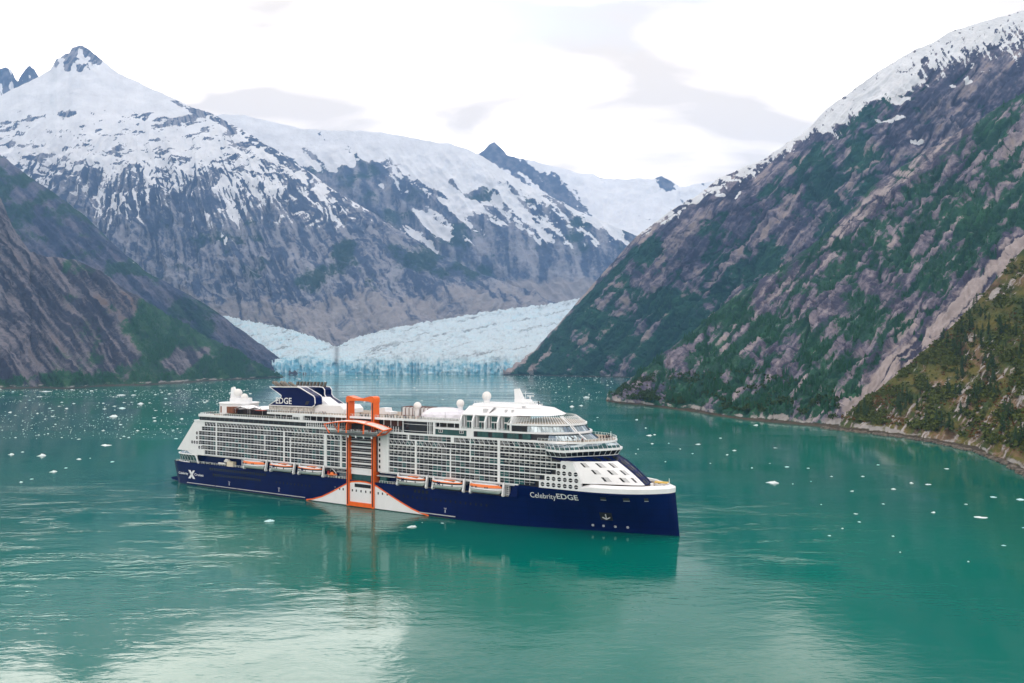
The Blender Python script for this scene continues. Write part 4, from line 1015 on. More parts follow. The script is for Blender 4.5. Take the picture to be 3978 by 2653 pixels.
# the ring of slanted glass fins on top
A, B_ = along([(x - .3, max(y - .3, 0), 46.3) for x, y in a_out[0:]], 30), along([(x, y, 49.3) for x, y in g_out], 30)
for i, (a, b) in enumerate(zip(A, B_)):
    P(MB().bar(a, b, .14), 'slat_mullion', m_white, terr)
    if a[1] > .2: P(MB().bar((a[0], -a[1], a[2]), (b[0], -b[1], b[2]), .14), 'slat_mullion', m_white, terr)
gp = MB(); rows = [[a, b] for a, b in zip(A, B_)]; gp.loft(rows, 0, ring=False); gp.loft(mirror(rows), 0, ring=False); P(gp, 'slanted_windbreak', m_clear, terr)
for y0, k in ((9.6, 0), (7.6, 1)):                                    # two long braces down the front
    pts_ = [(252.3, y0 - 1, 49.4), (257.0, y0 + .4, 46.2), (260.4, y0 + .6, 42.6)] + ([(264.6, y0 + .2, 39.4)] if k else [])
    P(MB().tube(pts_, .26, 6), 'front_brace', m_white, terr)
P(MB().prism(fullp([(x - .6, max(y - .6, 0)) for x, y in a_out]), lambda a, b, t: (a, b, t), 46.3, 46.36), 'terrace_deck', m_deck, terr)

# ---- upper band of lounges: dark glazing, fascias, upper decks
up = MB(); up.box(21.6, 250, -18.3, 18.3, 38.6, 42.0, 0); P(up, 'upper_core', m_core)
P(MB().box(17.6, 168.5, 17.0, 19.9, 38.6, 39.35), 'promenade_edge', m_white); P(MB().box(168.5, 252, 17.0, 19.62, 38.6, 39.35), 'promenade_edge', m_white)
P(MB().box(17.6, 252, -19.9, -17.0, 38.6, 39.35), 'promenade_edge', m_white)
P(MB().box(21.8, 108, 18.4, 19.2, 39.35, 41.9), 'dark_glazing', m_glass)
for k in range(22): P(MB().box(23.5 + 4.0 * k, 23.66 + 4.0 * k, 19.2, 19.27, 39.35, 41.9), 'glazing_mullion', paint('green_mullion', (0.05, 0.12, 0.11), .3) if k == 0 else bpy.data.materials['green_mullion'])
sp = MB()
def post_row(name, s0, s1, n, y, z0, z1, w=.16, mat=None, parent=ship, stuff=True):
    mb = MB()
    for i in range(n + 1):
        s_ = lerp(s0, s1, i / n); mb.box(s_ - w / 2, s_ + w / 2, y - w / 2, y + w / 2, z0, z1)
    o = P(mb, name, mat or m_white, parent)
    if stuff: o['kind'] = 'stuff'
    return o
for a, b_ in ((108.5, 137), (157.5, 172)):
    for i in range(int((b_ - a) / 1.55)):
        P(MB().box(a + i * 1.55 - .11, a + i * 1.55 + .11, 19.3, 19.55, 39.35, 42.0 + (1.2 if a + i * 1.55 > 125 and a < 150 else 0)), 'promenade_post', m_white)
# curved glass bay
gb = MB(); bay = [(172.5, 18.2), (174, 18.9), (176, 19.3), (179, 19.55), (183, 19.6), (186, 19.5), (188.5, 19.3), (191, 18.9)]
gb.loft([[(x, y, 39.35), (x, y, 45.2)] for x, y in bay], 0, ring=False); P(gb, 'curved_glass_bay', m_glass)
for z_ in (40.3, 43.6): P(MB().tube([(x, y + .1, z_) for x, y in bay], .10, 4), 'bay_rail', m_white)
for s_ in (172.6, 187.4, 188.4, 189.3, 191.0): P(MB().box(s_ - .12, s_ + .12, 18.9, 19.6, 39.35, 45.2), 'bay_mullion', m_white)
P(MB().box(191.2, 209.5, 18.4, 19.3, 39.35, 42.0), 'green_glazing', m_teal)
for s_ in (194.8, 206.5): 
    P(MB().box(s_ - 1.1, s_ + 1.1, 19.3, 19.42, 40.4, 41.8, 0).box(s_ - .9, s_ - .1, 19.42, 19.46, 40.55, 41.65, 1).box(s_ + .1, s_ + .9, 19.42, 19.46, 40.55, 41.65, 1), 'white_framed_window', [m_white, m_glass])
P(MB().box(209.4, 213.2, 18.3, 19.5, 39.3, 42.9), 'white_panel', m_white)
for i in range(15):
    a = 213.3 + i * 1.95
    P(MB().box(a, a + 1.85, 18.6, 19.35, 39.4, 41.9), 'lounge_window', m_teal if i % 4 else m_glass)
# fascias: aft deck, funnel deck, forward decks
P(MB().box(21.5, 110, -19.5, 19.55, 41.95, 42.25).box(21.5, 110, 18.9, 19.75, 41.5, 42.65), 'aft_fascia', m_white)
P(MB().box(21.5, 31, 16.5, 19.8, 42.4, 43.0), 'aft_fascia_step', m_white)
P(MB().box(21.6, 110, -19.2, 18.9, 42.26, 42.32), 'aft_deck', m_deck)
P(MB().prism([(110, 41.5), (116, 41.55), (122, 41.9), (126, 42.2), (126, 42.4), (110, 42.65)], lambda a, b, t: (a, t, b), 18.4, 19.74), 'aft_fascia_tip', m_white)
P(MB().box(79, 205.4, -19.5, 19.55, 45.55, 45.85).box(79, 205.4, 18.9, 19.78, 45.05, 46.15), 'upper_fascia', m_white)
P(MB().box(79.2, 205, -19.2, 18.9, 45.86, 45.92), 'upper_deck', m_deck)
P(MB().box(82, 172, -15.5, 15.5, 42.3, 45.5), 'set_back_wall', m_core)
P(MB().box(84, 108, 15.5, 15.9, 42.6, 45.2), 'set_back_glazing', m_glass)
P(MB().box(118, 136, 15.5, 15.9, 42.4, 45.4), 'russet_wall', m_rust); P(MB().box(157.5, 169, 15.5, 15.9, 40.0, 45.4), 'russet_wall', m_rust)
for k in range(12): P(MB().box(84 + k * 4.4, 84.24 + k * 4.4, 18.5, 18.74, 42.3, 45.2), 'deck_column', m_white)
for k in range(3): P(MB().box(160 + k * 4.4, 160.24 + k * 4.4, 18.5, 18.74, 42.3, 45.2), 'deck_column', m_white)
P(MB().box(98.5, 106.5, 18.8, 19.9, 44.2, 45.9).box(103.8, 106.2, 18.6, 19.9, 42.8, 44.5), 'crane_housing', m_white)
P(MB().box(191.0, 232, -19.5, 19.6, 42.0, 42.85), 'mid_fascia', m_white)
P(MB().box(191.8, 205.2, 14, 17.2, 42.9, 45.1), 'shaded_lounge', m_black)
for k in range(3): P(MB().box(194 + k * 4.2, 194.2 + k * 4.2, 19.0, 19.25, 42.85, 45.1), 'deck_column', m_white)
P(MB().box(190.6, 191.8, 18.4, 19.7, 39.3, 46.0), 'white_panel', m_white)
# two-storey suites
for k in range(4):
    s0 = 205.4 + 6.7 * k
    P(MB().prism([(0, 42.85), (19.6, 42.85), (19.6, 46.4), (18.0, 49.0), (17.4, 49.25), (0, 49.25)], lambda a, b, t: (t, a, b), s0, s0 + .75), 'suite_wall', m_white)
    P(MB().box(s0 + .75, s0 + 6.7, 10, 16.2, 42.85, 49.1), 'suite_front', m_white)
    P(MB().box(s0 + 2.2, s0 + 5.2, 16.2, 16.35, 46.4, 48.7), 'suite_window', m_teal); P(MB().box(s0 + 2.2, s0 + 3.5, 16.2, 16.35, 42.95, 45.8), 'suite_window', m_teal)
    P(MB().box(s0 + 3.75, s0 + 5.0, 16.2, 16.35, 42.95, 45.8), 'suite_window', m_glass)
    P(MB().box(s0 + .74, s0 + .82, 17.3, 17.8, 43.2, 48.4), 'suite_stair_slot', m_black); P(MB().box(s0 + 1.5, s0 + 1.8, 16.2, 16.4, 43.0, 48.7), 'suite_stair_slot', m_glass)
    P(MB().box(s0 + 1.2, s0 + 2.8, 17.0, 18.4, 42.86, 43.7), 'suite_sofa', m_grey)
    P(MB().box(s0 + .8, s0 + 6.6, 19.35, 19.42, 42.86, 43.9), 'suite_rail', m_clear)
P(MB().prism([(0, 42.85), (19.6, 42.85), (19.6, 46.4), (18.0, 49.0), (17.4, 49.25), (0, 49.25)], lambda a, b, t: (t, a, b), 232.2, 233.0), 'suite_wall', m_white)
P(MB().box(205.4, 233, -17.5, 17.6, 49.1, 49.45), 'suite_roof', m_white)
# railings
def railing(name, pts_, z, n, hgt=1.15):
    A = along(pts_, n); mb = MB()
    for a in A: mb.box(a[0] - .05, a[0] + .05, a[1] - .05, a[1] + .05, z, z + hgt, 0)
    for a, b in zip(A[:-1], A[1:]):
        mb.bar((a[0], a[1], z + hgt), (b[0], b[1], z + hgt), .09, .09, 0); mb.add([(a[0], a[1], z + .1), (b[0], b[1], z + .1), (b[0], b[1], z + hgt - .05), (a[0], a[1], z + hgt - .05)], [(0, 1, 2, 3)], 1)
    return P(mb, name, [m_white, m_clear])
railing('aft_railing', [(110, 19.4), (31, 19.4), (31, 19.4), (22, 19.2), (21.7, 17), (21.7, -17)], 42.65, 66)
railing('upper_railing', [(79.2, -10), (79.2, 19.4), (205, 19.4)], 46.1, 84)
railing('bow_terrace_railing', [(x - .3, y - .1) for x, y in c_out if y > .1] + [(275.0, 0)] + [(x - .3, -y + .1) for x, y in c_out[::-1] if y > .1], 39.35, 44)
railing('boat_deck_railing', [(0, 18.6), (60, 19.35)], 13.4, 26); railing('boat_deck_railing', [(122, 19.35), (137, 19.35)], 13.4, 8); railing('boat_deck_railing', [(158, 19.35), (168, 19.35)], 13.4, 6)
railing('boat_deck_railing', [(228, 19.3), (233.5, 19.3)], 13.4, 4)
railing('promenade_railing', [(108.5, 19.7), (137, 19.7)], 39.3, 16); railing('promenade_railing', [(157.5, 19.7), (172, 19.7)], 39.3, 8)

# ---- stern glass pod
pod = empty('stern_glass_pod', parent=ship)
def pod_o(e, sf=20.0):
    return [(sf, 19.2 + e), (12, 19.35 + e), (6, 19.1 + e), (1.5, 18.0 + e), (-1.5, 15.8 + e), (-3.2 - e, 12.6), (-3.9 - e, 8.5), (-4.1 - e, 4), (-4.1 - e, 0)]
def pod_in(z): return [(15.5, 19.35), (11, 19.0), (7, 18.4), (4.6, 17.2), (3.0, 15.0), (2.2, 12), (2.0, 8.5), (1.9, 4), (1.9, 0)]
pp = MB(); o1, o2 = pod_o(-.9), pod_o(-.1)
rows = strip(o1, o2, 13.4, 18.2); pp.loft(rows, 0, ring=False); pp.loft(mirror(rows), 0, ring=False); P(pp, 'pod_glazing', m_teal, pod)
pp = MB(); rows = strip(o2, pod_in(0), 18.3, 20.7); pp.loft(rows, 0, ring=False); pp.loft(mirror(rows), 0, ring=False); P(pp, 'pod_roof_glazing', m_sky, pod)
rim = [(x, y, 18.3) for x, y in pod_o(.05)]; P(MB().tube(rim + [(x, -y, z) for x, y, z in rim[-2::-1]], .38, 6), 'pod_rim', m_white, pod)
rim = [(x, y, 20.8) for x, y in pod_in(0)]; P(MB().tube(rim + [(x, -y, z) for x, y, z in rim[-2::-1]], .45, 6), 'pod_crown', m_white, pod)
rim = [(x, y, 13.5) for x, y in pod_o(-.6, 9)]; P(MB().tube(rim + [(x, -y, z) for x, y, z in rim[-2::-1]], .32, 6), 'pod_sill', m_white, pod)
A, B_ = along([(x, y, 18.4) for x, y in o2], 12), along([(x, y, 20.7) for x, y in pod_in(0)], 12)
for i in range(12):
    P(MB().bar(A[i], B_[i] if i % 2 else B_[i + 1], .20), 'pod_roof_bar', m_white, pod)
    P(MB().bar(A[i + 1], B_[i] if i % 2 else B_[i + 1], .20), 'pod_roof_bar', m_white, pod)
A, B_ = along([(x, y + .06, 13.5) for x, y in o1], 14), along([(x, y + .06, 18.2) for x, y in o2], 14)
for i in range(14): P(MB().bar(A[i], B_[min(i + 1, 14)], .13).bar(A[min(i + 1, 14)], B_[i], .13), 'pod_facet_bar', m_grey, pod)
P(MB().prism([(17.5, 18.9), (20.5, 13.4), (21.3, 13.4), (19, 18.9)], lambda a, b, t: (a, t, b), 19.2, 19.6), 'pod_end_frame', m_white, pod)

# ---- orange tower with the sliding platform
tower = empty('side_tower', parent=ship)
for s0 in (137.3, 153.6):
    P(MB().prism([(s0, 20.4), (s0 + 1.5, 20.4), (s0 + 1.5, 19.3), (s0 + 3.2, 19.3) if False else (s0 + 1.5, 16.0), (s0, 16.0)], lambda a, b, t: (a, b, t), .2, 54.0), 'tower_leg', m_orange, tower)
    P(MB().box(s0 + .45, s0 + 1.05, 20.41, 20.46, 1.0, 53.2), 'tower_rail_slot', m_black, tower)
hd = MB(); 
prof = [(137.0, 53.4), (138.6, 53.6), (140.6, 54.1), (146.5, 54.1), (152.0, 53.9), (153.6, 53.4), (155.3, 53.4), (155.3, 55.6), (154.6, 56.4), (153.2, 56.6), (151.5, 56.3), (148.5, 55.5), (145.5, 55.2), (142.5, 55.5), (140.0, 56.2), (138.4, 56.5), (137.3, 56.1), (137.0, 55.3)]
hd.prism(prof, lambda a, b, t: (a, t, b), 15.9, 20.5); P(hd, 'tower_head', m_orange, tower)
P(MB().box(138.8, 153.7, 19.6, 20.2, .3, 2.4), 'tower_foot', m_orange, tower)
# facade set back between the legs
bay_ = MB(); bay_.box(138.7, 163, 14, 17.0, 19, 38.6, 0); P(bay_, 'tower_bay_wall', m_core)
for k in range(8): P(MB().box(138.7, 153.7, 16.8, 18.9, row_z[min(k, 6)] - (ROWH if k == 7 else 0), row_z[min(k, 6)] + .8 - (ROWH if k == 7 else 0)), 'bay_deck_edge', m_white)
for k in range(7):
    for i in range(3):
        a = 139.0 + i * 5.0
        P(MB().box(a, a + 4.7, 17.0, 17.1, row_z[k] - 2.2, row_z[k], 0).box(a + 1.6, a + 2.3, 17.1, 17.16, row_z[k] - 2.2, row_z[k], 1).box(a + 3.0, a + 4.4, 17.1, 17.16, row_z[k] - 2.2, row_z[k], 1).box(a, a + 4.7, 18.6, 18.7, row_z[k] - 1.2, row_z[k] - 1.08, 2), 'bay_veranda', [m_glass, m_curt, m_white])
P(MB().box(139, 153.6, 17.2, 18.8, 16.4, 18.9), 'bay_parapet', m_white); P(MB().box(139, 153.6, 16.4, 18.3, 13.2, 16.4), 'bay_lobby_glazing', m_teal)
P(MB().prism([(155.1, 18.2), (163.6, 19.5), (163.6, 16), (155.1, 16)], lambda a, b, t: (a, b, t), 18.8, 38.7), 'tower_side_wall', m_white)
for k in range(6): P(MB().box(157.0, 157.9, 18.3, 18.75, 20.5 + ROWH * k, 22.0 + ROWH * k), 'slit_window', m_glass)
P(MB().box(156, 167.5, 16.4, 19.2, 16.6, 17.0, 0).box(158, 162, 16.5, 18.9, 13.4, 16.6, 1), 'boarding_shelter', [m_grey, m_teal])
P(MB().box(129.5, 137, 16.6, 19.2, 16.6, 16.9, 0).box(131, 137, 16.5, 18.8, 13.4, 16.6, 1), 'boarding_shelter', [m_grey, m_clear])
# the platform
plat = empty('sliding_platform', parent=ship)
PY0, PY1 = 20.6, 27.0
def pl(s_, y, z): return (s_, y, z)
P(MB().prism([(131.5, 38.4), (163.5, 38.4), (163.0, 37.6), (160, 37.3), (135, 37.3), (132, 37.7)], lambda a, b, t: (a, t, b), PY0, PY1), 'platform_floor', paint('dark_platform_grey', (0.06, 0.065, 0.07), .4), plat)
n_ = 14; roofp = []
for i in range(n_ + 1):
    t = i / n_; s_ = 128.6 + 38.2 * t; roofp.append((s_, 41.6 + 2.6 * (1 - (2 * t - 0.9) ** 2 / 1.0) - 0.5 * t))
P(MB().loft([[(s_, PY0 + .3, z + .25), (s_, (PY0 + PY1) / 2, z + .55), (s_, PY1 + .2, z)] for s_, z in roofp], 0, ring=False), 'platform_canopy', paint('pale_canopy', (0.72, 0.66, 0.62), .5), plat)
for i in range(0, n_ + 1, 2):
    s_, z = roofp[i]; P(MB().tube([(s_, PY0 + .3, z + .27), (s_, (PY0 + PY1) / 2, z + .58), (s_, PY1 + .2, z + .03)], .10, 5), 'canopy_rib', m_white, plat)
for y, dz in ((PY1 + .25, 0), (PY0 + .25, .25)): P(MB().tube([(s_, y, z + dz) for s_, z in roofp], .28, 6), 'canopy_edge', m_orange, plat)
for (s0, z0), s1 in (((roofp[0][0], roofp[0][1]), 131.8), ((roofp[-1][0], roofp[-1][1]), 163.2)):
    P(MB().tube([(s0, PY0 + .25, z0 + .25), (s1, PY0 + .25, 38.2), (s1, PY1 + .2, 38.0), (s0, PY1 + .25, z0)], .36, 6, 0, True), 'platform_end_frame', m_orange, plat)
for s_ in (137.8, 143.0, 158.0 - 4): P(MB().tube([(s_ + 1.2, PY0, 43.6), (s_ + .6, PY1 - 1.5, 43.5), (s_, PY1 - .5, 43.0), (s_, PY1 - .3, 42.0), (s_, PY1 - .2, 38.3)], .42, 7), 'platform_arm', m_orange, plat)
P(MB().bar((131.8, PY1, 39.5), (163.2, PY1, 39.5), .10), 'platform_handrail', m_white, plat); P(MB().box(131.8, 163.2, PY1 - .03, PY1 + .03, 38.4, 39.45), 'platform_rail_glass', m_clear, plat)
for s_ in (134.5, 139.2, 144.0, 149.0, 154.0, 159.0): P(MB().box(s_ - .25, s_ + .25, PY1 - .6, PY1 - .1, 36.1, 37.4), 'platform_leg', m_white, plat)
for s_ in (133.5, 138, 141, 146, 148.5, 151, 156, 158.5, 161): P(MB().cyl((s_, 24.5), 39.05, 39.15, .55, .55, 10, 0).cyl((s_, 24.5), 38.4, 39.06, .08, .08, 6, 0), 'bistro_table', m_core, plat)

# ---- funnel
fun = empty('funnel', parent=ship)
near = [(69.4, 49.0), (79.3, 53.9), (79.6, 54.6), (78.9, 55.2), (70.1, 59.6), (92, 59.8), (94.2, 59.4), (104.0, 55.2), (105.0, 54.2), (105.3, 51.2), (104.6, 49.8), (102.8, 49.0)]
P(MB().prism(near, lambda a, b, t: (a, t, b), 4.2, 9.9), 'funnel_wing', m_navy, fun)
for y in (4.2, 9.9): P(MB().tube([(a, y, b) for a, b in near], .30, 6, 0, True), 'funnel_rim', m_white, fun)
far = [(71, 49.0), (80.5, 53.9), (72, 59.6), (95.0, 59.6), (97.6, 59.2), (98.8, 57.8), (98.8, 55.2), (100.2, 53.6), (110.2, 49.0)]
P(MB().prism(far, lambda a, b, t: (a, t, b), -9.9, -4.2), 'funnel_wing', m_navy, fun)
for y in (-4.2, -9.9): P(MB().tube([(a, y, b) for a, b in far], .30, 6, 0, True), 'funnel_rim', m_white, fun)
for k in range(7): P(MB().box(80, 97, -4.2, 4.2, 54.6 + k * .7, 55.0 + k * .7), 'funnel_louvre', m_navy, fun)
P(MB().prism([(80, 46), (112, 46), (112, 49), (103, 54), (80, 54)], lambda a, b, t: (a, t, b), -4.1, 4.1), 'funnel_casing', m_white, fun)
for i, (s_, r_, y) in enumerate(((75.5, .95, 7.4), (78.2, .85, 8.0), (81.5, 1.05, 7.2), (84.6, .95, 8.0), (88.0, .7, 7.4), (90.2, .6, 8.2))): P(MB().tube([(s_, y, 59.4), (s_ - 5.2, y, 62.2)], r_, 8), 'exhaust_pipe', m_steel, fun)
for k in range(9): P(MB().prism([(73.5 + 2.7 * k, 59.4), (74.9 + 2.7 * k, 59.4), (75.8 + 2.7 * k, 62.3), (74.6 + 2.7 * k, 62.3)], lambda a, b, t: (a, t, b), -7.6, -6.4), 'exhaust_fin', m_steel, fun)
lettering('EDGE', 3.4, .012, lambda u, v: (75.6 + u, 10.35, 50.3 + v), 'funnel_lettering', m_white, fun, width=12.4)
P(MB().prism([(97.5, 50.2), (99.8, 50.2), (101.2, 52.2), (98.9, 52.2)], lambda a, b, t: (a, t, b), 9.9, 10.0), 'funnel_vent', m_black, fun)
P(MB().prism([(68.8, 46.2), (103, 46.2), (103, 49), (68.8, 49)], lambda a, b, t: (a, t, b), -9, 9.2), 'mural_wall', paint('speckled_mural', (0.62, 0.61, 0.58), .6, .35, 1.6), fun)
wh = MB(); prof = [(103, 46.0), (124.0, 46.0), (124.0, 48.2), (121.6, 50.2), (106.0, 50.2), (103, 49.2)]
wh.prism(prof, lambda a, b, t: (a, t, b), -8, 8); P(wh, 'funnel_forward_house', m_white, fun)

# ---- aft house, mast and radomes
def round_house(name, pts_, z0, z1, mat=m_white, top=True, par=ship):
    return P(MB().prism(pts_, lambda a, b, t: (a, b, t), z0, z1), name, mat, par)
ell = lambda cx_, cy_, rx_, ry_, n=28: [(cx_ + rx_ * math.cos(2 * math.pi * j / n), cy_ + ry_ * math.sin(2 * math.pi * j / n)) for j in range(n)]
aft = empty('aft_deck_house', parent=ship)
round_house('house_wall', ell(33, 0, 12.2, 10.5), 42.3, 48.6, par=aft); round_house('house_roof', ell(33, 0, 12.6, 10.9), 48.6, 49.2, par=aft)
round_house('mast_drum', ell(34.5, 0, 7.5, 5.5), 49.2, 51.8, par=aft)
P(MB().loft([[(26.2, -1.2, 49.2), (32.6, -1.2, 49.2), (32.6, 1.2, 49.2), (26.2, 1.2, 49.2)], [(26.4, -.5, 58.0), (28.9, -.5, 58.6), (28.9, .5, 58.6), (26.4, .5, 58.0)]], 0, cap=True), 'mast_fin', m_white, aft)
P(MB().prism([(42, 10.8), (28.5, 10.0), (30, 8), (42, 8)], lambda a, b, t: (a, b, t), 43.4, 47.2), 'wood_panel', m_brown, aft)
def radome(s_, y, z, r_, ped, name='radome'):
    rt = empty(name, parent=ship)
    P(MB().sphere((s_, y, z), r_, 20, 12), 'dome', m_dome, rt, smooth=True)
    P(MB().cyl((s_, y), ped, z - r_ * .72, r_ * .62, r_ * .66, 16).cyl((s_, y), z - r_ * .84, z - r_ * .72, r_ * .8, r_ * .8, 16), 'pedestal', m_white, rt, smooth='auto')
radome(32.6, 0.5, 54.9, 2.5, 51.8); radome(38.2, .5, 52.6, 2.05, 49.2); radome(168.6, 2, 51.2, 2.05, 45.9); radome(192.2, -2, 53.0, 2.0, 49.0); radome(209.4, 1, 57.2, 2.25, 53.0)
# rooftop garden: pergola frames, canopies, lattice trees in pots
gar = empty('rooftop_garden', parent=ship)
for s_, y in ((44, 8), (56, 8)):
    P(MB().prism([(s_, 46.6), (s_ + 5, 47.9), (s_ + 11, 46.6), (s_ + 11, 46.4), (s_ + 5, 47.6), (s_, 46.4)], lambda a, b, t: (a, t, b), y - 5, y + 4.5), 'sail_canopy', m_white, gar)
    for q in (0.3, 10.7): P(MB().cyl((s_ + q, y + 4), 42.3, 46.5, .12, .12, 6), 'canopy_pole', m_white, gar)
rr_ = random.Random(11)
for s_ in (42.8, 45.2, 52.4, 54.0, 55.6, 59.4, 66.0):
    tb = MB(); tb.cyl((s_, 12.5), 42.3, 43.6, .2, .15, 6)
    for q in range(60):
        a = rr_.uniform(0, 6.28); zz = rr_.uniform(43.4, 47.4); r2 = 1.15 * math.sin((zz - 43.0) / 4.8 * 3.0) * rr_.uniform(.4, 1)
        c = Vector((s_ + r2 * math.cos(a), 12.5 + r2 * math.sin(a), zz)); d_ = Vector((rr_.uniform(-.4, .4), rr_.uniform(-.4, .4), rr_.uniform(.1, .5)))
        tb.add([c - d_, c + Vector((.3, .2, 0)), c + d_, c - Vector((.3, .2, 0))], [(0, 1, 2, 3)])
    P(tb, 'russet_lattice_tree', m_rust, gar)
P(MB().box(40, 78, 14, 17, 42.33, 43.3), 'planter', m_core, gar); P(MB().box(41, 77, 14.3, 16.7, 43.3, 43.6), 'planting', paint('roof_planting', (0.07, 0.075, 0.02), .8, .4, 1.2), gar)
P(MB().box(64, 70, 11.5, 15, 46.0, 46.3), 'red_awning', paint('red_awning_cloth', (0.35, 0.06, 0.03), .7), gar)
P(MB().box(42, 78, 4, 9, 42.3, 45.6), 'garden_back_wall', m_core, gar)
# ---- mid deck: ribbed pavilion, solarium dome, small white house, loungers
pav = empty('ribbed_pavilion', parent=ship)
P(MB().box(158.5, 180, -6, 1.2, 46, 50.2), 'pavilion_wall', m_white, pav)
for k in range(10):
    s_ = 158.4 + k * 2.35 + (1.5 if k > 7 else 0); P(MB().tube([(s_, 1.9, 46), (s_, 1.9, 50.0), (s_ + .4, 1.4, 50.45), (s_ + .4, -6, 50.45)], .20, 5), 'pavilion_rib', m_rust, pav)
sd = MB(); n_ = 14; rings = []
for i in range(6):
    a = R(90 * i / 5); rings.append([(185.2 + 13.4 * math.cos(a) * math.cos(2 * math.pi * (j + .5 * (i % 2)) / n_), 1 + 10.5 * math.cos(a) * math.sin(2 * math.pi * (j + .5 * (i % 2)) / n_), 46.2 + 4.9 * math.sin(a)) for j in range(n_)])
for i in range(5):
    for j in range(n_):
        q, w = rings[i], rings[i + 1]; jj = (j + 1) % n_
        if i % 2 == 0: sd.add([q[j], q[jj], w[j]], [(0, 1, 2)]); sd.add([q[jj], w[jj], w[j]], [(0, 1, 2)])
        else: sd.add([q[j], q[jj], w[jj]], [(0, 1, 2)]); sd.add([q[j], w[jj], w[j]], [(0, 1, 2)])
dome_r = empty('solarium_dome', parent=ship)
P(sd, 'dome_panels', m_film, dome_r)
ds = MB()
for i in range(5):
    for j in range(n_):
        q, w = rings[i], rings[i + 1]; jj = (j + 1) % n_
        ds.bar(q[j], q[jj], .12); ds.bar(q[j], w[j] if i % 2 == 0 else w[jj], .12); ds.bar(q[jj], w[j], .12) if i % 2 == 0 else ds.bar(q[j], w[j], .12)
P(ds, 'dome_ribs', m_white, dome_r)
P(MB().box(184, 204, 12.5, 14.5, 45.9, 46.9), 'solarium_parapet', m_grey, dome_r)
P(MB().prism([(140, 46), (151, 46), (151, 47.4), (147.5, 47.6), (147.2, 49.4), (143.2, 49.4), (142.8, 47.6), (140, 47.4)], lambda a, b, t: (a, t, b), -4, 2), 'deck_bar_house', m_white)
lm = MB().prism([(0, .35), (1.25, .35), (1.9, .95), (1.9, 1.05), (1.2, .47), (0, .47)], lambda a, b, t: (a, t, b), -.3, .3).box(.1, .18, -.28, .28, 0, .35).box(1.2, 1.28, -.28, .28, 0, .35).mesh('sun_lounger', [m_grey], flip=True)
for k in range(18): put(lm, 'sun_lounger', 180 + k * 1.3, 16.6, 45.93, rz=R(90))
for s_ in (178, 196): P(MB().cyl((s_, 17.3), 45.9, 50.0, .10, .06, 6), 'lamp_post', m_core)
# ---- forward house and mast
fwd = empty('forward_house', parent=ship)
P(MB().loft([[(203, -13, 49.45), (236, -14.5, 49.45), (247.2, -9.5, 49.45), (249.6, 0, 49.45), (247.2, 9.5, 49.45), (236, 14.5, 49.45), (203, 13, 49.45)],
             [(204.8, -9.5, 52.9), (234, -11, 52.6), (242, -7, 52.3), (243.6, 0, 52.2), (242, 7, 52.3), (234, 11, 52.6), (204.8, 9.5, 52.9)]], 0, cap=True), 'house_wall', m_white, fwd)
P(MB().loft([[(205, -8, 52.7), (236, -8, 52.4), (240, 0, 52.3), (236, 8, 52.4), (205, 8, 52.7)], [(206, -7.2, 54.0), (233, -7.2, 53.9), (236.5, 0, 53.8), (233, 7.2, 53.9), (206, 7.2, 54.0)]], 0, cap=True), 'house_top', m_white, fwd)
for s_, w_ in ((214.3, 2.1), (226.0, .9), (229.5, .9)): P(MB().box(s_, s_ + w_, 11.6, 12.9, 50.3, 51.9), 'house_vent', m_grey, fwd)
for k in range(9): P(MB().box(217.6 + k * .22, 218.5 + k * .22, 12.3 - k * .17, 13.2 - k * .17, 49.9 + k * .32, 50.0 + k * .32), 'house_rung', m_core, fwd)
P(MB().tube([(205, 10.0, 52.95), (234, 11.1, 52.68), (242, 7.1, 52.36)], .07, 4), 'house_gutter', m_grey, fwd)
railing('house_railing', [(206, 7.0), (232.5, 7.0), (236, 0)], 54.0, 22, 1.0)
P(MB().box(233.9, 234.0, -10.9, 10.9, 52.7, 53.6).box(219, 219.08, 7.1, 7.3, 52.9, 53.9).box(212, 212.08, 7.2, 7.45, 52.9, 53.9), 'house_seams', m_grey, fwd)['kind'] = 'stuff'
mast = empty('forward_mast', parent=ship)
P(MB().loft([[(225.4, -2, 53.9), (234.2, -2, 53.9), (234.2, 2, 53.9), (225.4, 2, 53.9)], [(225.0, -1.6, 56.2), (232.4, -1.6, 56.2), (232.4, 1.6, 56.2), (225.0, 1.6, 56.2)]], 0, cap=True), 'mast_base', m_white, mast)
P(MB().loft([[(225.0, -1.3, 56.2), (229.2, -1.3, 56.2), (229.2, 1.3, 56.2), (225.0, 1.3, 56.2)], [(224.3, -.6, 61.0), (226.9, -.6, 61.2), (226.9, .6, 61.2), (224.3, .6, 61.0)]], 0, cap=True), 'mast_fin', m_white, mast)
P(MB().cyl((230.2, 0), 56.2, 59.8, .14, .10, 6).box(229.0, 234.6, -.1, .1, 58.9, 59.1).cyl((232.6, 0), 56.2, 57.6, .3, .3, 8).box(231.0, 234.6, -.25, .25, 57.6, 58.0), 'radar_scanner', m_white, mast)
P(MB().cyl((236.4, 2), 53.9, 55.0, .2, .2, 8).box(234.6, 238.6, 1.7, 2.3, 55.0, 55.35), 'radar_scanner', m_white, mast)
P(MB().cyl((274.2, 3.5), 39.4, 43.4, .13, .10, 6), 'terrace_lamp_post', m_white)
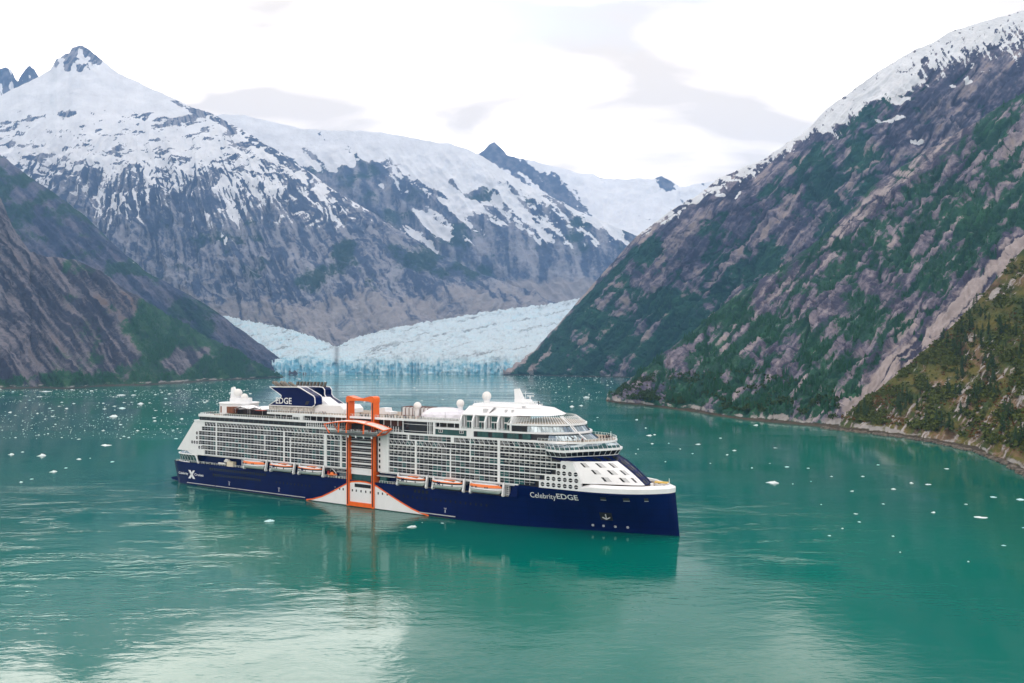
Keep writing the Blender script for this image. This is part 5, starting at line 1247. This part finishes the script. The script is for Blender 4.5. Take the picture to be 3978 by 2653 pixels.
# ---- boat-deck gear
for (s_, y, z) in ((38.5, 18, 14.4), (41.5, 18, 14.4), (43.2, 17.6, 16.0), (45.2, 17.6, 16.0), (44, 17.6, 16.8)): P(MB().tube([(s_ - 1.3, y, z), (s_ + 1.3, y, z)], .65, 10), 'life_raft_canister', m_dome)
P(MB().box(45.6, 51.0, 17.2, 19.3, 13.4, 16.2), 'deck_locker', paint('cream_locker_paint', (0.68, 0.60, 0.47), .5))
for s_ in (58.0, 229.5):
    sc_ = MB()
    for a, b in ((0, 0), (1.9, 0), (0, 1.2), (1.9, 1.2)): sc_.box(s_ + a - .1, s_ + a + .1, 17.8 + b - .1, 17.8 + b + .1, 13.4, 18.2)
    for k in range(5): sc_.box(s_ - .1, s_ + 2.0, 17.7, 19.1, 14.2 + k * .9, 14.32 + k * .9)
    P(sc_, 'embarkation_ladder', m_white)
for k in range(26):
    s_ = (5 + k * 2.0) if k < 14 else (119 + (k - 14) * 1.2); b0 = 13.4
    P(MB().box(s_ - .45, s_ + .45, 17.2, 17.9, b0, b0 + .5 + .5 * (k % 3 == 0)), 'deck_chest', m_grey if k % 2 else m_core)
# davits
BOATS = (70.0, 91.2, 112.4, 178.6, 199.6, 220.6)
for c in BOATS:
    for d_ in (-8.6, 8.6):
        P(MB().prism([(20.7, 13.3), (21.1, 13.9), (19.9, 19.3), (19.3, 19.6), (18.9, 19.2), (19.6, 14.2), (19.3, 13.3)], lambda a, b, t: (t, a, b), c + d_ - .38, c + d_ + .38), 'davit', m_white)
        P(MB().box(c + d_ - .7, c + d_ + .7, 18.6, 19.7, 18.7, 19.5), 'davit_winch', m_grey)

# ------------------------------------------------------------------ boats hanging in the davits
m_bhull = paint('boat_lower_hull', (0.58, 0.63, 0.61), .4, .06, .6)
m_bor = paint('lifeboat_orange', (0.84, 0.20, 0.035), .45, .06, .6)
m_bgrey = paint('boat_grey_band', (0.33, 0.34, 0.35), .5)
def boat(kind, s_, label):
    rt = empty('lifeboat'); p_ = ship_world(s_, 20.9, 14.0); rt.location = p_; rt.rotation_euler = (0, 0, -TH)
    tag(rt, label, 'lifeboat', 'lifeboats hanging in the davits on the side of the ship')
    Lh, Wd = 8.3, 2.35
    def sec(z, half, k=1.0, sh=0.0):   # plan ring at height z
        n = 9; out = []
        for i in range(n): 
            u = -1 + 2 * i / (n - 1); w = Wd * half * (1 - abs(u) ** 3.2 * .78) ; out.append((u * Lh * k + sh, w, z))
        return out + [(x, -y, q) for x, y, q in out[::-1]]
    def part(name, rings, mat, cap=True, sm=False):
        return MB().loft(rings, 0, cap=cap).build(name, mat, rt, flip=True, smooth=sm)
    part('hull', [sec(.25, .22, .80), sec(.7, .62, .9), sec(1.5, .92, .97), sec(2.0, .98, .99)], m_bhull)
    part('rubbing_band', [sec(2.0, 1.03, 1.0), sec(2.12, 1.03, 1.0)], m_glass)
    part('gunwale', [sec(2.12, 1.0, 1.0), sec(2.75, .98, 1.0)], m_white)
    if kind == 'tender':
        part('window_band', [sec(2.75, .93, .98), sec(3.45, .88, .95, -.1)], m_glass)
        part('orange_roof_edge', [sec(3.42, .95, 1.0, -.1), sec(3.85, .90, .97, -.2)], m_bor)
        part('white_roof', [sec(3.85, .80, .93, -.2), sec(4.25, .55, .80, -.3)], m_white)
        MB().box(-1.5, 4.2, -1.2, .9, 4.2, 4.5).build('roof_hatch', m_bor, rt, flip=True); MB().box(1.5, 4.6, .2, 1.3, 4.05, 4.3).build('hatch_recess', m_black, rt, flip=True)
        x_ = MB()
        for q in ([(-4.3, 3.75), (-3.7, 3.75), (-2.4, 2.3), (-3.0, 2.3)], [(-2.9, 3.75), (-2.4, 3.75), (-3.8, 2.3), (-4.4, 2.3)]): x_.prism(q, lambda a, b, t: (a, t, b), 2.25, 2.42)
        x_.build('x_emblem', m_navy, rt, flip=True)
        for a in (-5.6, -1.0, 4.2): MB().box(a - .12, a + .12, 2.2, 2.5, 1.9, 2.8).build('fender', m_core, rt, flip=True)
    else:
        part('grey_band', [sec(2.75, .96, 1.0), sec(3.1, .94, .99)], m_bgrey)
        part('orange_cover', [sec(3.1, .95, .99), sec(3.9, .82, .95, -.3), sec(4.25, .62, .86, -.7)], m_bor)
        part('white_roof', [sec(4.25, .60, .85, -.7), sec(4.45, .40, .76, -.9)], m_white)
        for a in (-6.0, -3.9, .9, 2.0): MB().box(a - .25, a + .25, 2.15, 2.32, 2.75, 3.5).build('hatch_window', m_core, rt, flip=True)
    for a in (-7.2, 7.2): MB().box(a - .15, a + .15, -.3, .3, 3.4, 5.0).build('fall_hook', m_grey, rt, flip=True)
    return rt
boat('lifeboat', BOATS[0], 'enclosed orange-topped lifeboat with grey band, aftmost, nearest the stern')
boat('tender', BOATS[1], 'orange-roofed tender boat in the middle of the aft three')
boat('tender', BOATS[2], 'orange-roofed tender boat next to the small rescue boat, third from the stern')
boat('tender', BOATS[3], 'orange-roofed tender boat just forward of the orange tower')
boat('tender', BOATS[4], 'orange-roofed tender boat second forward of the orange tower')
boat('lifeboat', BOATS[5], 'enclosed orange lifeboat with grey band, foremost, nearest the bow')
# rescue boat on its cradle
rt = empty('rescue_boat', ship_world(125.6, 18.6, 13.5), -TH); tag(rt, 'small orange rescue boat on a cradle aft of the orange tower', 'rescue boat')
def rring(z, hl, hw): 
    return [(hl * math.cos(2 * math.pi * j / 16) * (1.0 if math.cos(2 * math.pi * j / 16) > 0 else .85), hw * math.sin(2 * math.pi * j / 16), z) for j in range(16)]
MB().loft([rring(.4, 1.6, .4), rring(1.0, 2.8, 1.0), rring(1.5, 3.2, 1.25)], 0, cap=True).build('hull', paint('rust_orange', (0.40, 0.09, 0.02), .5), rt, flip=True)
MB().tube(rring(1.55, 3.2, 1.25), .28, 6, 0, True).build('collar', m_bor, rt, flip=True)
MB().loft([rring(1.6, 1.4, .9), rring(2.7, .9, .7)], 0, cap=True).build('cabin', m_bor, rt, flip=True)
MB().box(-2.6, -1.9, -.5, .5, 1.6, 3.2).build('engine_cowl', m_red, rt, flip=True)
P(MB().tube([(128.5, 18.3, 13.5), (128.2, 18.3, 16.0), (125.0, 18.6, 18.6)], .22, 6), 'rescue_crane', m_white)

# ------------------------------------------------------------------ passengers on the decks
CLOTH = [(0.012, 0.012, 0.016), (0.03, 0.03, 0.035), (0.02, 0.03, 0.07), (0.25, 0.02, 0.02), (0.05, 0.07, 0.05), (0.45, 0.44, 0.42), (0.10, 0.04, 0.06)]
m_skin = paint('skin', (0.45, 0.28, 0.20), .6); m_trs = paint('dark_trousers', (0.014, 0.015, 0.022), .8); m_hair = paint('dark_hair', (0.02, 0.014, 0.01), .7)
def person_mesh(cl, lean):
    mb = MB(); n = 7
    def rg(z, rx, ry, ox=0.0, oy=0.0): return [(ox + rx * math.cos(2 * math.pi * j / n), oy + ry * math.sin(2 * math.pi * j / n), z) for j in range(n)]
    for sg in (-1, 1): mb.loft([rg(0, .06, .10, sg * .10, .04), rg(.10, .06, .07, sg * .10), rg(.48, .07, .08, sg * .10), rg(.86, .10, .11, sg * .08)], 1, cap=True)
    mb.loft([rg(.82, .18, .13), rg(1.05, .17, .13), rg(1.32, .22, .14, 0, lean), rg(1.46, .17, .11, 0, lean * 1.3), rg(1.52, .06, .06, 0, lean * 1.4)], 0, cap=True)
    for sg in (-1, 1): mb.tube([(sg * .22, lean, 1.42), (sg * .28, lean * .5, 1.14), (sg * .22, .20 + lean, .98)], [.065, .055, .045], 5, 0)
    mb.tube([(0, lean * 1.4, 1.50), (0, lean * 1.4 + .01, 1.58)], .055, 6, 2)
    mb.sphere((0, lean * 1.4 + .02, 1.66), .105, 8, 5, 2, 1.2); mb.sphere((0, lean * 1.4 - .015, 1.70), .112, 8, 3, 3, 1.05, lo=0)
    return mb.mesh('person', [cl, m_trs, m_skin, m_hair], smooth=True)
pm = [person_mesh(paint('jacket', c, .8), l_) for c in CLOTH for l_ in (0.0, .07)]
CN = ['black', 'black', 'charcoal', 'charcoal', 'navy', 'navy', 'red', 'red', 'olive', 'olive', 'pale grey', 'pale grey', 'plum', 'plum']
pr = random.Random(5)
def people(n, s0, s1, y0, y1, z, where, group, vi=None):
    for i in range(n):
        s_ = pr.uniform(s0, s1); y = pr.uniform(y0, y1); v = pr.choice(range(14)) if vi is None else pr.choice(vi)
        o = bpy.data.objects.new('person', pm[v]); COL.objects.link(o)
        o.location = ship_world(s_, y, z); o.rotation_euler = (0, 0, -TH + pr.choice((math.pi, math.pi, pr.uniform(0, 6.28)))); o.scale = (1, 1, pr.uniform(.94, 1.05))
        tag(o, f'person in {CN[v]} jacket standing {where}', 'person', f'{group} in {CN[v]}')
dk = [0, 1, 2, 3, 4, 5, 6, 8]
people(14, 95, 121, 16.5, 19.1, 45.92, 'at the upper rail forward of the funnel', 'people at the rail by the funnel')
people(18, 139, 153, 15, 19.0, 45.92, 'on the upper deck between the two orange tower legs', 'people between the tower legs')
people(34, 157, 182, 14.5, 19.0, 45.92, 'at the upper rail forward of the orange tower', 'people forward of the tower')
people(16, 268.5, 273.6, -6.5, 3.5, 39.42, 'in the crowd on the terrace above the bridge', 'crowd on the bow terrace', dk)
people(6, 258, 267, 14.0, 15.8, 39.42, 'on the terrace walk beside the sloping glass front', 'people on the terrace walk')
people(2, 238.0, 238.8, 2.0, 2.8, 53.9, 'on the roof of the forward house beside the mast', 'people on the forward roof', [0])
people(10, 22.4, 30, 13, 18.8, 42.35, 'at the aft rail of the top deck near the stern', 'people at the stern rail', dk)
people(8, 60, 105, 17.5, 19.0, 42.35, 'on the promenade below the funnel', 'people below the funnel')
people(30, 133, 162.5, 22.5, 26.4, 38.4, 'under the canopy of the orange sliding platform', 'people on the sliding platform', dk)
people(8, 160, 171, 17.5, 19.0, 39.36, 'on the open promenade beside the platform', 'people on the promenade')

# ------------------------------------------------------------------ drifting ice
m_ice = paint('drift_ice', (0.70, 0.77, 0.80), .45, .06, .9); m_iceb = paint('blue_drift_ice', (0.50, 0.72, 0.76), .35, .08, .9)
ir = random.Random(21)
def floe_mesh(seed, tall, mat):
    r_ = random.Random(seed); n = 11; mb = MB(); rings = []
    prof = [(1.0, -.12), (1.03, .03), (.86, .16), (.55, .30), (.22, .42)]
    off = [r_.uniform(.62, 1.15) for _ in range(n)]; bump = [r_.uniform(.3, 1.5) for _ in range(n)]; ox, oy = r_.uniform(-.3, .3), r_.uniform(-.2, .2)
    for k, (rr, z) in enumerate(prof):
        ring_ = []
        for j in range(n):
            a = 2 * math.pi * j / n; q = rr * off[j] * r_.uniform(.9, 1.1) * .5; t = k / 4
            ring_.append((q * math.cos(a) + ox * t * .6, q * .62 * math.sin(a) + oy * t * .4, z * tall * (bump[j] if k > 1 else 1)))
        rings.append(ring_)
    return mb.loft(rings, 0, cap=True).mesh('ice_floe', [mat])
fm = [floe_mesh(k, [.22, .32, .18, .48, .26, .38][k % 6], m_ice if k % 4 else m_iceb) for k in range(12)]
def floe(px, py, w, label, group=None, k=None, sz=1.0):
    D = shore_y(py); me = fm[ir.randrange(12) if k is None else k]
    o = bpy.data.objects.new('ice_floe', me); COL.objects.link(o)
    o.location = ((px - CX) * D / F, D, 0); wm = .86 * w * D / F; o.scale = (wm, wm * ir.uniform(.9, 1.5), wm * sz * ir.uniform(.8, 1.2)); o.rotation_euler = (0, 0, ir.uniform(-.7, .7))
    tag(o, label, 'ice floe', group)
BIG = [(1049, 2024, 50, 'pale blue ice chunk below the aft part of the navy hull', 4), (1598, 2047, 46, 'flat ice floe with a point, below the white hull panel', 1), (3001, 1876, 52, 'largest ice floe between the bow and the right shore', 5),
       (3811, 2010, 54, 'large low floe near the right edge of the open water', 2), (439, 1618, 38, 'ice floe left of the stern, lowest of the three in a row', 3), (473, 1586, 42, 'long ice floe left of the stern, middle of three in a row', 0),
       (545, 1569, 34, 'ice floe behind and left of the stern, upper right of three', 7), (470, 1535, 38, 'ice floe close below the left headland, on its own', 6), (182, 1521, 38, 'ice floe touching the reflection of the left headland', 2), (208, 1833, 32, 'largest ice floe near the left edge beside the wake', 9),
       (412, 1730, 44, 'thin long ice floe left of the white stern wall', 2), (2220, 1580, 24, 'peaked ice floe just behind the slatted bow windbreak', 3), (2522, 1692, 30, 'flat floe off the bow below the right headland point', 5), (2277, 1544, 28, 'thin floe behind the ship near the right headland point', 1),
       (3963, 1941, 36, 'floe cut by the right edge of the view', 0), (3860, 1931, 34, 'two-humped floe next to the right edge of the view', 8), (3607, 1882, 32, 'long thin floe off the brown rocky shore', 2), (2935, 1652, 30, 'floe close under the middle of the right shore', 6)]
for px, py, w, lb, k in BIG: floe(px, py, w, lb, None, k)
G1 = 'small floes on the open water right of the bow'
for px, py, w in ((2710, 1726, 24), (2852, 1750, 20), (2824, 1767, 16), (3056, 1814, 22), (2921, 1818, 12), (3139, 1819, 14), (3230, 1851, 12), (3351, 1851, 16), (3309, 1908, 20), (3473, 1900, 24), (3541, 1877, 20), (3676, 1821, 20), (3412, 1806, 20), (3625, 1991, 28),
                  (3432, 1958, 14), (3752, 1959, 14), (3325, 1996, 18), (3339, 2028, 15), (3272, 2053, 12), (3222, 2081, 14), (3469, 2083, 16), (3497, 2145, 12), (3898, 2119, 20), (3762, 2182, 12), (3012, 1740, 16), (3975, 2050, 12), (2798, 1702, 14), (2257, 1576, 20), (2322, 1622, 12), (2311, 1635, 10),
                  (2543, 1689, 14), (2473, 1631, 18), (2509, 1663, 12), (2534, 1724, 16), (2598, 1722, 10), (2479, 1745, 10), (2470, 1763, 9), (2585, 1794, 9), (2642, 1744, 10), (1718, 2032, 18), (1640, 2030, 8), (2760, 1800, 9), (2990, 1800, 10), (3150, 1870, 9), (3080, 1880, 8), (3190, 1960, 8), (2690, 1762, 10)):
    wh_ = 'just off the bow below the right headland' if px < 2700 else 'in mid channel between the bow and the right shore' if px < 3150 else 'below the pale slab on the right shore' if px < 3450 and py < 1960 else 'near the brown rocky bank' if py < 1960 else 'on the open water at the lower right'
    sz_ = 'tiny' if w < 13 else 'small' if w < 19 else 'broad'
    floe(px, py, w, f'{sz_} white floe {wh_}', f'{sz_} floes {wh_}')
G2 = 'small floes left of the stern'
for px, py, w in ((44, 1766, 24), (163, 1771, 36), (307, 1784, 24), (437, 1794, 18), (122, 1861, 16), (82, 1873, 18), (257, 1818, 16), (518, 1535, 20), (88, 1756, 14), (685, 1704, 20), (401, 1673, 16), (535, 1673, 16), (350, 1780, 9), (240, 1700, 12), (60, 1700, 10), (150, 1690, 12)):
    wh_ = 'near the left edge of the water' if px < 200 else 'between the left edge and the stern' if py > 1650 else 'under the left headland'
    sz_ = 'tiny' if w < 15 else 'small' if w < 20 else 'broad'
    floe(px, py, w, f'{sz_} lone floe {wh_}', f'{sz_} lone floes {wh_}')
def clear_of_ship(px, py):
    D = shore_y(py); x, y = (px - CX) * D / F, D
    dx_, dy_ = x - SX, y - SY; s_ = SL + dx_ * math.cos(TH) - dy_ * math.sin(TH); yy = -dx_ * math.sin(TH) - dy_ * math.cos(TH)
    return not (-20 < s_ < 312 and abs(yy) < 26)
cnt = 0
while cnt < 165:                                         # the floes of the left and far water that can be told apart
    if ir.random() < .66: px, py, w = ir.uniform(0, 1000), 1512 + 200 * ir.random() ** 1.6, ir.uniform(7, 17)
    else: px, py, w = ir.uniform(1150, 2400), 1464 + 100 * ir.random() ** 1.3, ir.uniform(6, 13)
    if px < 700 and py < 1512: continue
    if px > 2330 and py > 1540: continue
    if not clear_of_ship(px, py): continue
    wh_ = 'below the left headland' if px < 420 and py < 1570 else 'left of the stern' if px < 420 else 'between the left headland and the aft radomes' if px < 700 and py < 1570 else 'beside the sloping white stern' if px < 700 else 'behind the aft deck house' if px < 1060 else 'beyond the funnel and the orange tower' if px < 1500 else 'beyond the pale dome amidships' if px < 1850 else 'beyond the forward mast' if px < 2120 else 'between the bow terraces and the right headland'
    sz_ = 'tiny' if w < 9 else 'small' if w < 13 else 'broader'
    floe(px, py, w, f'{sz_} white floe in the scattered ice {wh_}', f'{sz_} scattered floes {wh_}'); cnt += 1
# brash ice too small to count, thick towards the glacier
nb = np.random.RandomState(4); N_ = 3900
t = nb.rand(N_); px = np.where(t < .42, nb.uniform(0, 1060, N_), nb.uniform(700, 2500, N_)); py = 1459 + np.where(t < .42, 55 + 190 * nb.rand(N_) ** 1.7, 105 * nb.rand(N_) ** 1.5)
dens = fbm(px / 260, py / 26, 301, 3); keep = (dens > -.35) & ~((px > 1250) & (px < 1850) & (nb.rand(N_) < .6)) & ~((px > 2330) & (py > 1530))
px, py = px[keep], py[keep]; D = F * H / (py - YH); w = nb.uniform(1.6, 5.2, len(px)) * nb.rand(len(px)) ** .5 * D / F + .25
ok = np.array([clear_of_ship(a, b) for a, b in zip(px, py)]); px, py, D, w = px[ok], py[ok], D[ok], w[ok]
X = (px - CX) * D / F; mb = MB()
for x, y, q in zip(X, D, w):
    a = nb.rand() * .6; l_, b_, h_ = q * .5, q * .5 * (.5 + nb.rand()), q * (.10 + .16 * nb.rand())
    mb.add([(x - l_, y - b_ * .4, -.05), (x + l_ * .3, y - b_, -.05), (x + l_, y + b_ * .3, -.05), (x - l_ * .2, y + b_, -.05), (x - l_ * .5, y - b_ * .2, h_), (x + l_ * .5, y, h_ * (1 + a)), (x, y + b_ * .5, h_)],
           [(0, 1, 5, 4), (1, 2, 5), (2, 3, 6, 5), (3, 0, 4, 6), (4, 5, 6)])
tag(mb.build('brash_ice', paint('brash_ice_grey', (0.58, 0.66, 0.69), .5, .2, .02)), 'countless crumbs of brash ice spread over the far fjord water', 'brash ice', kind='stuff')

# ------------------------------------------------------------------ trees and scrub on the right hillside
def leaf_mat(name, a, b):
    mt, t_, bs = nodes_of(name); n_ = t_.nodes.new('ShaderNodeTexNoise'); tc = t_.nodes.new('ShaderNodeTexCoord'); oi = t_.nodes.new('ShaderNodeObjectInfo')
    n_.inputs['Scale'].default_value = .35; t_.links.new(tc.outputs['Object'], n_.inputs['Vector'])
    ad = t_.nodes.new('ShaderNodeMath'); ad.operation = 'MULTIPLY_ADD'; t_.links.new(oi.outputs['Random'], ad.inputs[0]); ad.inputs[1].default_value = .5; t_.links.new(n_.outputs[0], ad.inputs[2])
    mx_ = t_.nodes.new('ShaderNodeMix'); mx_.data_type = 'RGBA'; t_.links.new(ad.outputs[0], mx_.inputs['Factor']); mx_.inputs['A'].default_value = (*a, 1); mx_.inputs['B'].default_value = (*b, 1)
    t_.links.new(mx_.outputs['Result'], bs.inputs['Base Color']); bs.inputs['Roughness'].default_value = .85; bs.inputs['Specular IOR Level'].default_value = .15
    return mt
m_con = leaf_mat('conifer_needles', (0.014, 0.040, 0.016), (0.040, 0.075, 0.022)); m_scrub = leaf_mat('hillside_scrub', (0.028, 0.062, 0.012), (0.092, 0.112, 0.023)); m_bark = paint('bark', (0.06, 0.045, 0.035), .9, .2, 2)
def conifer(seed):
    r_ = random.Random(seed); tr_ = MB(); hgt = 13.0
    tr_.tube([(0, 0, -1), (.05, 0, hgt * .5), (0, .05, hgt * .97)], [.30, .18, .03], 6)
    cr_ = MB()
    for k in range(150):
        t = r_.random() ** .8; z = hgt * (.10 + .90 * t); rr = (1 - t) ** .85 * 2.7 * r_.uniform(.35, 1.1) + .12; a = r_.uniform(0, 6.283)
        c = Vector((math.cos(a) * rr * .55, math.sin(a) * rr * .55, z)); o_ = Vector((math.cos(a), math.sin(a), -.35)).normalized(); s_ = Vector((-math.sin(a), math.cos(a), r_.uniform(-.2, .2)))
        l_ = rr * .75 + .25; w_ = .28 + .28 * (1 - t)
        cr_.add([c - o_ * l_ * .4, c + s_ * w_ - Vector((0, 0, .12)), c + o_ * l_, c - s_ * w_ - Vector((0, 0, .12)), c + Vector((0, 0, .25))], [(0, 1, 4), (1, 2, 4), (2, 3, 4), (3, 0, 4)])
    return tr_.mesh('trunk', [m_bark], smooth=True), cr_.mesh('crown', [m_con])
cf = [conifer(k) for k in range(4)]
h3 = R3P[1:-4].reshape(-1, 3); hp = np.stack([CX + F * h3[:, 0] / h3[:, 1], YH - F * (h3[:, 2] - H) / h3[:, 1]], -1)
tr_r = np.random.RandomState(9)
cand = np.where((hp[:, 0] > 3260) & (hp[:, 0] < 4100) & (h3[:, 2] > 9))[0]
fld = fbm(hp[cand, 0] / 70, hp[cand, 1] / 60, 401, 3) + 0.9 * np.exp(-((hp[cand, 0] - 3780) / 170) ** 2 - ((hp[cand, 1] - 1330) / 110) ** 2)
pick = tr_r.choice(cand[fld > .35], 210, replace=False)
for i in pick:
    p_ = h3[i]; k = tr_r.randint(4)
    o = empty('conifer_tree', tuple(p_ + np.array([0, 0, -.4])), tr_r.rand() * 6.28); sc_ = tr_r.uniform(.5, 1.25); o.scale = (sc_, sc_, sc_ * tr_r.uniform(.9, 1.15))
    up_ = hp[i, 1] < 1400
    hh_ = 'tall' if sc_ > 1.0 else 'middling' if sc_ > .75 else 'stunted'
    wh_ = ('high on' if hp[i, 1] < 1250 else 'halfway up' if up_ else 'low on') + ' the wooded hillside ' + ('at the right edge of the view' if hp[i, 0] > 3800 else 'in front of the pale rock slab' if hp[i, 0] < 3550 else 'above the brown rocky slope')
    tag(o, f'{hh_} dark conifer {wh_}', 'tree', f'{hh_} conifers {wh_}')
    for nm, me in zip(('trunk', 'crown'), cf[k]):
        c = bpy.data.objects.new(nm, me); COL.objects.link(c); c.parent = o
def scrub(name, pts_, size, label, seed, mat):
    r_ = np.random.RandomState(seed); V, Fc = [], []; base = 0
    for p_ in pts_:
        s_ = size * r_.uniform(.5, 1.4); n = 9
        for q in range(n):
            a, b_ = r_.rand() * 6.283, r_.rand(); c = p_ + np.array([math.cos(a) * s_ * .6 * b_, math.sin(a) * s_ * .6 * b_, s_ * .15 + s_ * .55 * r_.rand()])
            d1 = r_.randn(3); d1 /= np.linalg.norm(d1); d2 = r_.randn(3); d2 -= d1 * d2.dot(d1); d2 /= np.linalg.norm(d2)
            w_ = s_ * r_.uniform(.18, .36)
            V += [c - d1 * w_, c + d2 * w_, c + d1 * w_, c - d2 * w_]; Fc.append((base, base + 1, base + 2, base + 3)); base += 4
    me = bpy.data.meshes.new(name); me.from_pydata([tuple(v) for v in V], [], Fc); me.materials.append(mat)
    o = bpy.data.objects.new(name, me); COL.objects.link(o); tag(o, label, 'scrub', kind='stuff')
c3 = np.where((hp[:, 0] > 3190) & (hp[:, 0] < 4150) & (h3[:, 2] > 7))[0]
f3 = fbm(hp[c3, 0] / 55, hp[c3, 1] / 45, 411, 4) + .25; f3 = np.clip(f3, 0.02, 1); f3 /= f3.sum()
scrub('hillside_scrub', h3[tr_r.choice(c3, 4600, p=f3)], 4.0, 'dense olive and green scrub covering the wooded hillside', 31, m_scrub)
f4 = np.clip(-fbm(hp[c3, 0] / 60, hp[c3, 1] / 40, 415, 4) + .1, .02, 1) * (h3[c3, 2] < 130); f4 /= f4.sum()
scrub('golden_scrub', h3[tr_r.choice(c3, 1300, p=f4)], 2.2, 'golden brown low scrub on the lower hillside above the right shore', 37, leaf_mat('golden_scrub_leaves', (0.075, 0.040, 0.013), (0.150, 0.082, 0.020)))
# boulders along the near shore
br_ = np.random.RandomState(77); rk = MB()
for x_ in br_.uniform(3190, 4150, 420):
    y_ = np.interp(x_, [q[0] for q in _r3f], [q[1] for q in _r3f]) + br_.uniform(-2, 5); D_ = shore_y(y_); s_ = br_.uniform(.5, 2.4) * (1.5 if x_ > 3820 else 1)
    c_ = np.array([(x_ - CX) * D_ / F, D_, .1]); n_ = 7
    rg_ = [[tuple(c_ + np.array([k_ * s_ * br_.uniform(.7, 1.2) * math.cos(2 * math.pi * j / n_), k_ * s_ * br_.uniform(.6, 1.1) * math.sin(2 * math.pi * j / n_), z_ * s_])) for j in range(n_)] for k_, z_ in ((1, -.4), (1.05, .15), (.7, .55), (.2, .75))]
    rk.loft(rg_, 0, cap=True)
tag(rk.build('shore_boulders', paint('shore_boulder_rock', (0.13, 0.11, 0.085), .85, .45, .25)), 'brown and grey boulders strewn along the near right shoreline', 'boulders', kind='stuff')
h2 = R2P[1:-4].reshape(-1, 3); hq = np.stack([CX + F * h2[:, 0] / h2[:, 1], YH - F * (h2[:, 2] - H) / h2[:, 1]], -1)
c2 = np.where((hq[:, 0] > 2370) & (hq[:, 0] < 3260) & (h2[:, 2] > 8) & (h2[:, 2] < 60))[0]
f2_ = np.clip(fbm(hq[c2, 0] / 60, hq[c2, 1] / 30, 421, 4) + .1, .01, 1) * np.exp(-h2[c2, 2] / 25); f2_ /= f2_.sum()
scrub('shore_scrub', h2[tr_r.choice(c2, 2600, p=f2_)], 4.0, 'green scrub along the foot of the right spur above the shore', 33, leaf_mat('shore_scrub_leaves', (0.016, 0.048, 0.018), (0.045, 0.078, 0.022)))

# far trees: whole woods of small pointed crowns on the green parts of the slopes
m_far_tree = leaf_mat('distant_conifers', (0.008, 0.046, 0.029), (0.028, 0.100, 0.044))
def wood(o_, n, lo, hi, name, label, seed, cond):
    me0 = o_.data; nv = len(me0.vertices); vg = np.zeros(nv, np.float32); me0.attributes['veg'].data.foreach_get('value', vg)
    co = np.zeros(nv * 3, np.float32); me0.vertices.foreach_get('co', co); co = co.reshape(-1, 3)
    pxl = CX + F * co[:, 0] / co[:, 1]; pyl = YH - F * (co[:, 2] - H) / co[:, 1]
    ids = np.where((vg > .66) & (co[:, 2] > 10) & cond(pxl, pyl))[0]
    r_ = np.random.RandomState(seed); wgt = np.clip(fbm(pxl[ids] / 40, pyl[ids] / 40, seed, 3) + .45, .02, 1); wgt = wgt / wgt.sum()
    ids = r_.choice(ids, min(n, len(ids)), replace=False, p=wgt); k = len(ids); c = co[ids].astype(float) + r_.randn(k, 3) * [2, 2, 0]
    h_ = r_.uniform(lo, hi, k); w_ = h_ * r_.uniform(.16, .30, k); a0 = r_.rand(k) * 6.28; V = np.zeros((k, 11, 3)); 
    for t_ in range(5):
        for q, (zz, rr, ph_) in enumerate(((-.12, 1.0, 0), (.38, .68, .6))):
            a = a0 + t_ * 2 * np.pi / 5 + ph_; jr = r_.uniform(.7, 1.25, k)
            V[:, q * 5 + t_, 0] = c[:, 0] + np.cos(a) * w_ * rr * jr; V[:, q * 5 + t_, 1] = c[:, 1] + np.sin(a) * w_ * rr * jr; V[:, q * 5 + t_, 2] = c[:, 2] + h_ * (zz + .06 * r_.randn(k))
    V[:, 10] = c + np.stack([.05 * h_ * r_.randn(k), .05 * h_ * r_.randn(k), h_], -1)
    f1 = [(j, (j + 1) % 5, 10) for j in range(5)] + [(5 + j, 5 + (j + 1) % 5, 10) for j in range(5)]
    Fc = (np.arange(k)[:, None, None] * 11 + np.array(f1)[None]).reshape(-1, 3)
    me = bpy.data.meshes.new(name); me.from_pydata(V.reshape(-1, 3).tolist(), [], Fc.tolist()); me.materials.append(m_far_tree)
    ob = bpy.data.objects.new(name, me); COL.objects.link(ob); tag(ob, label, 'wood', kind='stuff')
wood(R2O, 4000, 4, 11, 'spur_woods', 'dark green woods on the gullies of the right spur', 51, lambda a, b: (a < 4100) & (b > 300))
wood(R1O, 4000, 5, 14, 'mountain_woods', 'distant green woods on the right mountain below the snow', 53, lambda a, b: (a < 3900) & (b > 420))
wood(L1O, 5000, 4, 12, 'headland_woods', 'green woods on the left headland slope', 55, lambda a, b: (a > -100))
# ------------------------------------------------------------------ haze over the fjord
hz = MB().box(-9000, 9000, -900, 10700, -9.5, 3350)
mt = bpy.data.materials.new('fjord_haze'); mt.use_nodes = True; t_ = mt.node_tree
for n in list(t_.nodes):
    if n.type == 'BSDF_PRINCIPLED': t_.nodes.remove(n)
pv = t_.nodes.new('ShaderNodeVolumePrincipled'); pv.inputs['Color'].default_value = (0.30, 0.56, 1.0, 1); pv.inputs['Density'].default_value = 5.0e-5; pv.inputs['Anisotropy'].default_value = 0.0
t_.links.new(pv.outputs[0], t_.nodes['Material Output'].inputs['Volume'])
tag(hz.build('haze', mt), 'thin bluish haze filling the fjord valley', 'haze', kind='stuff')
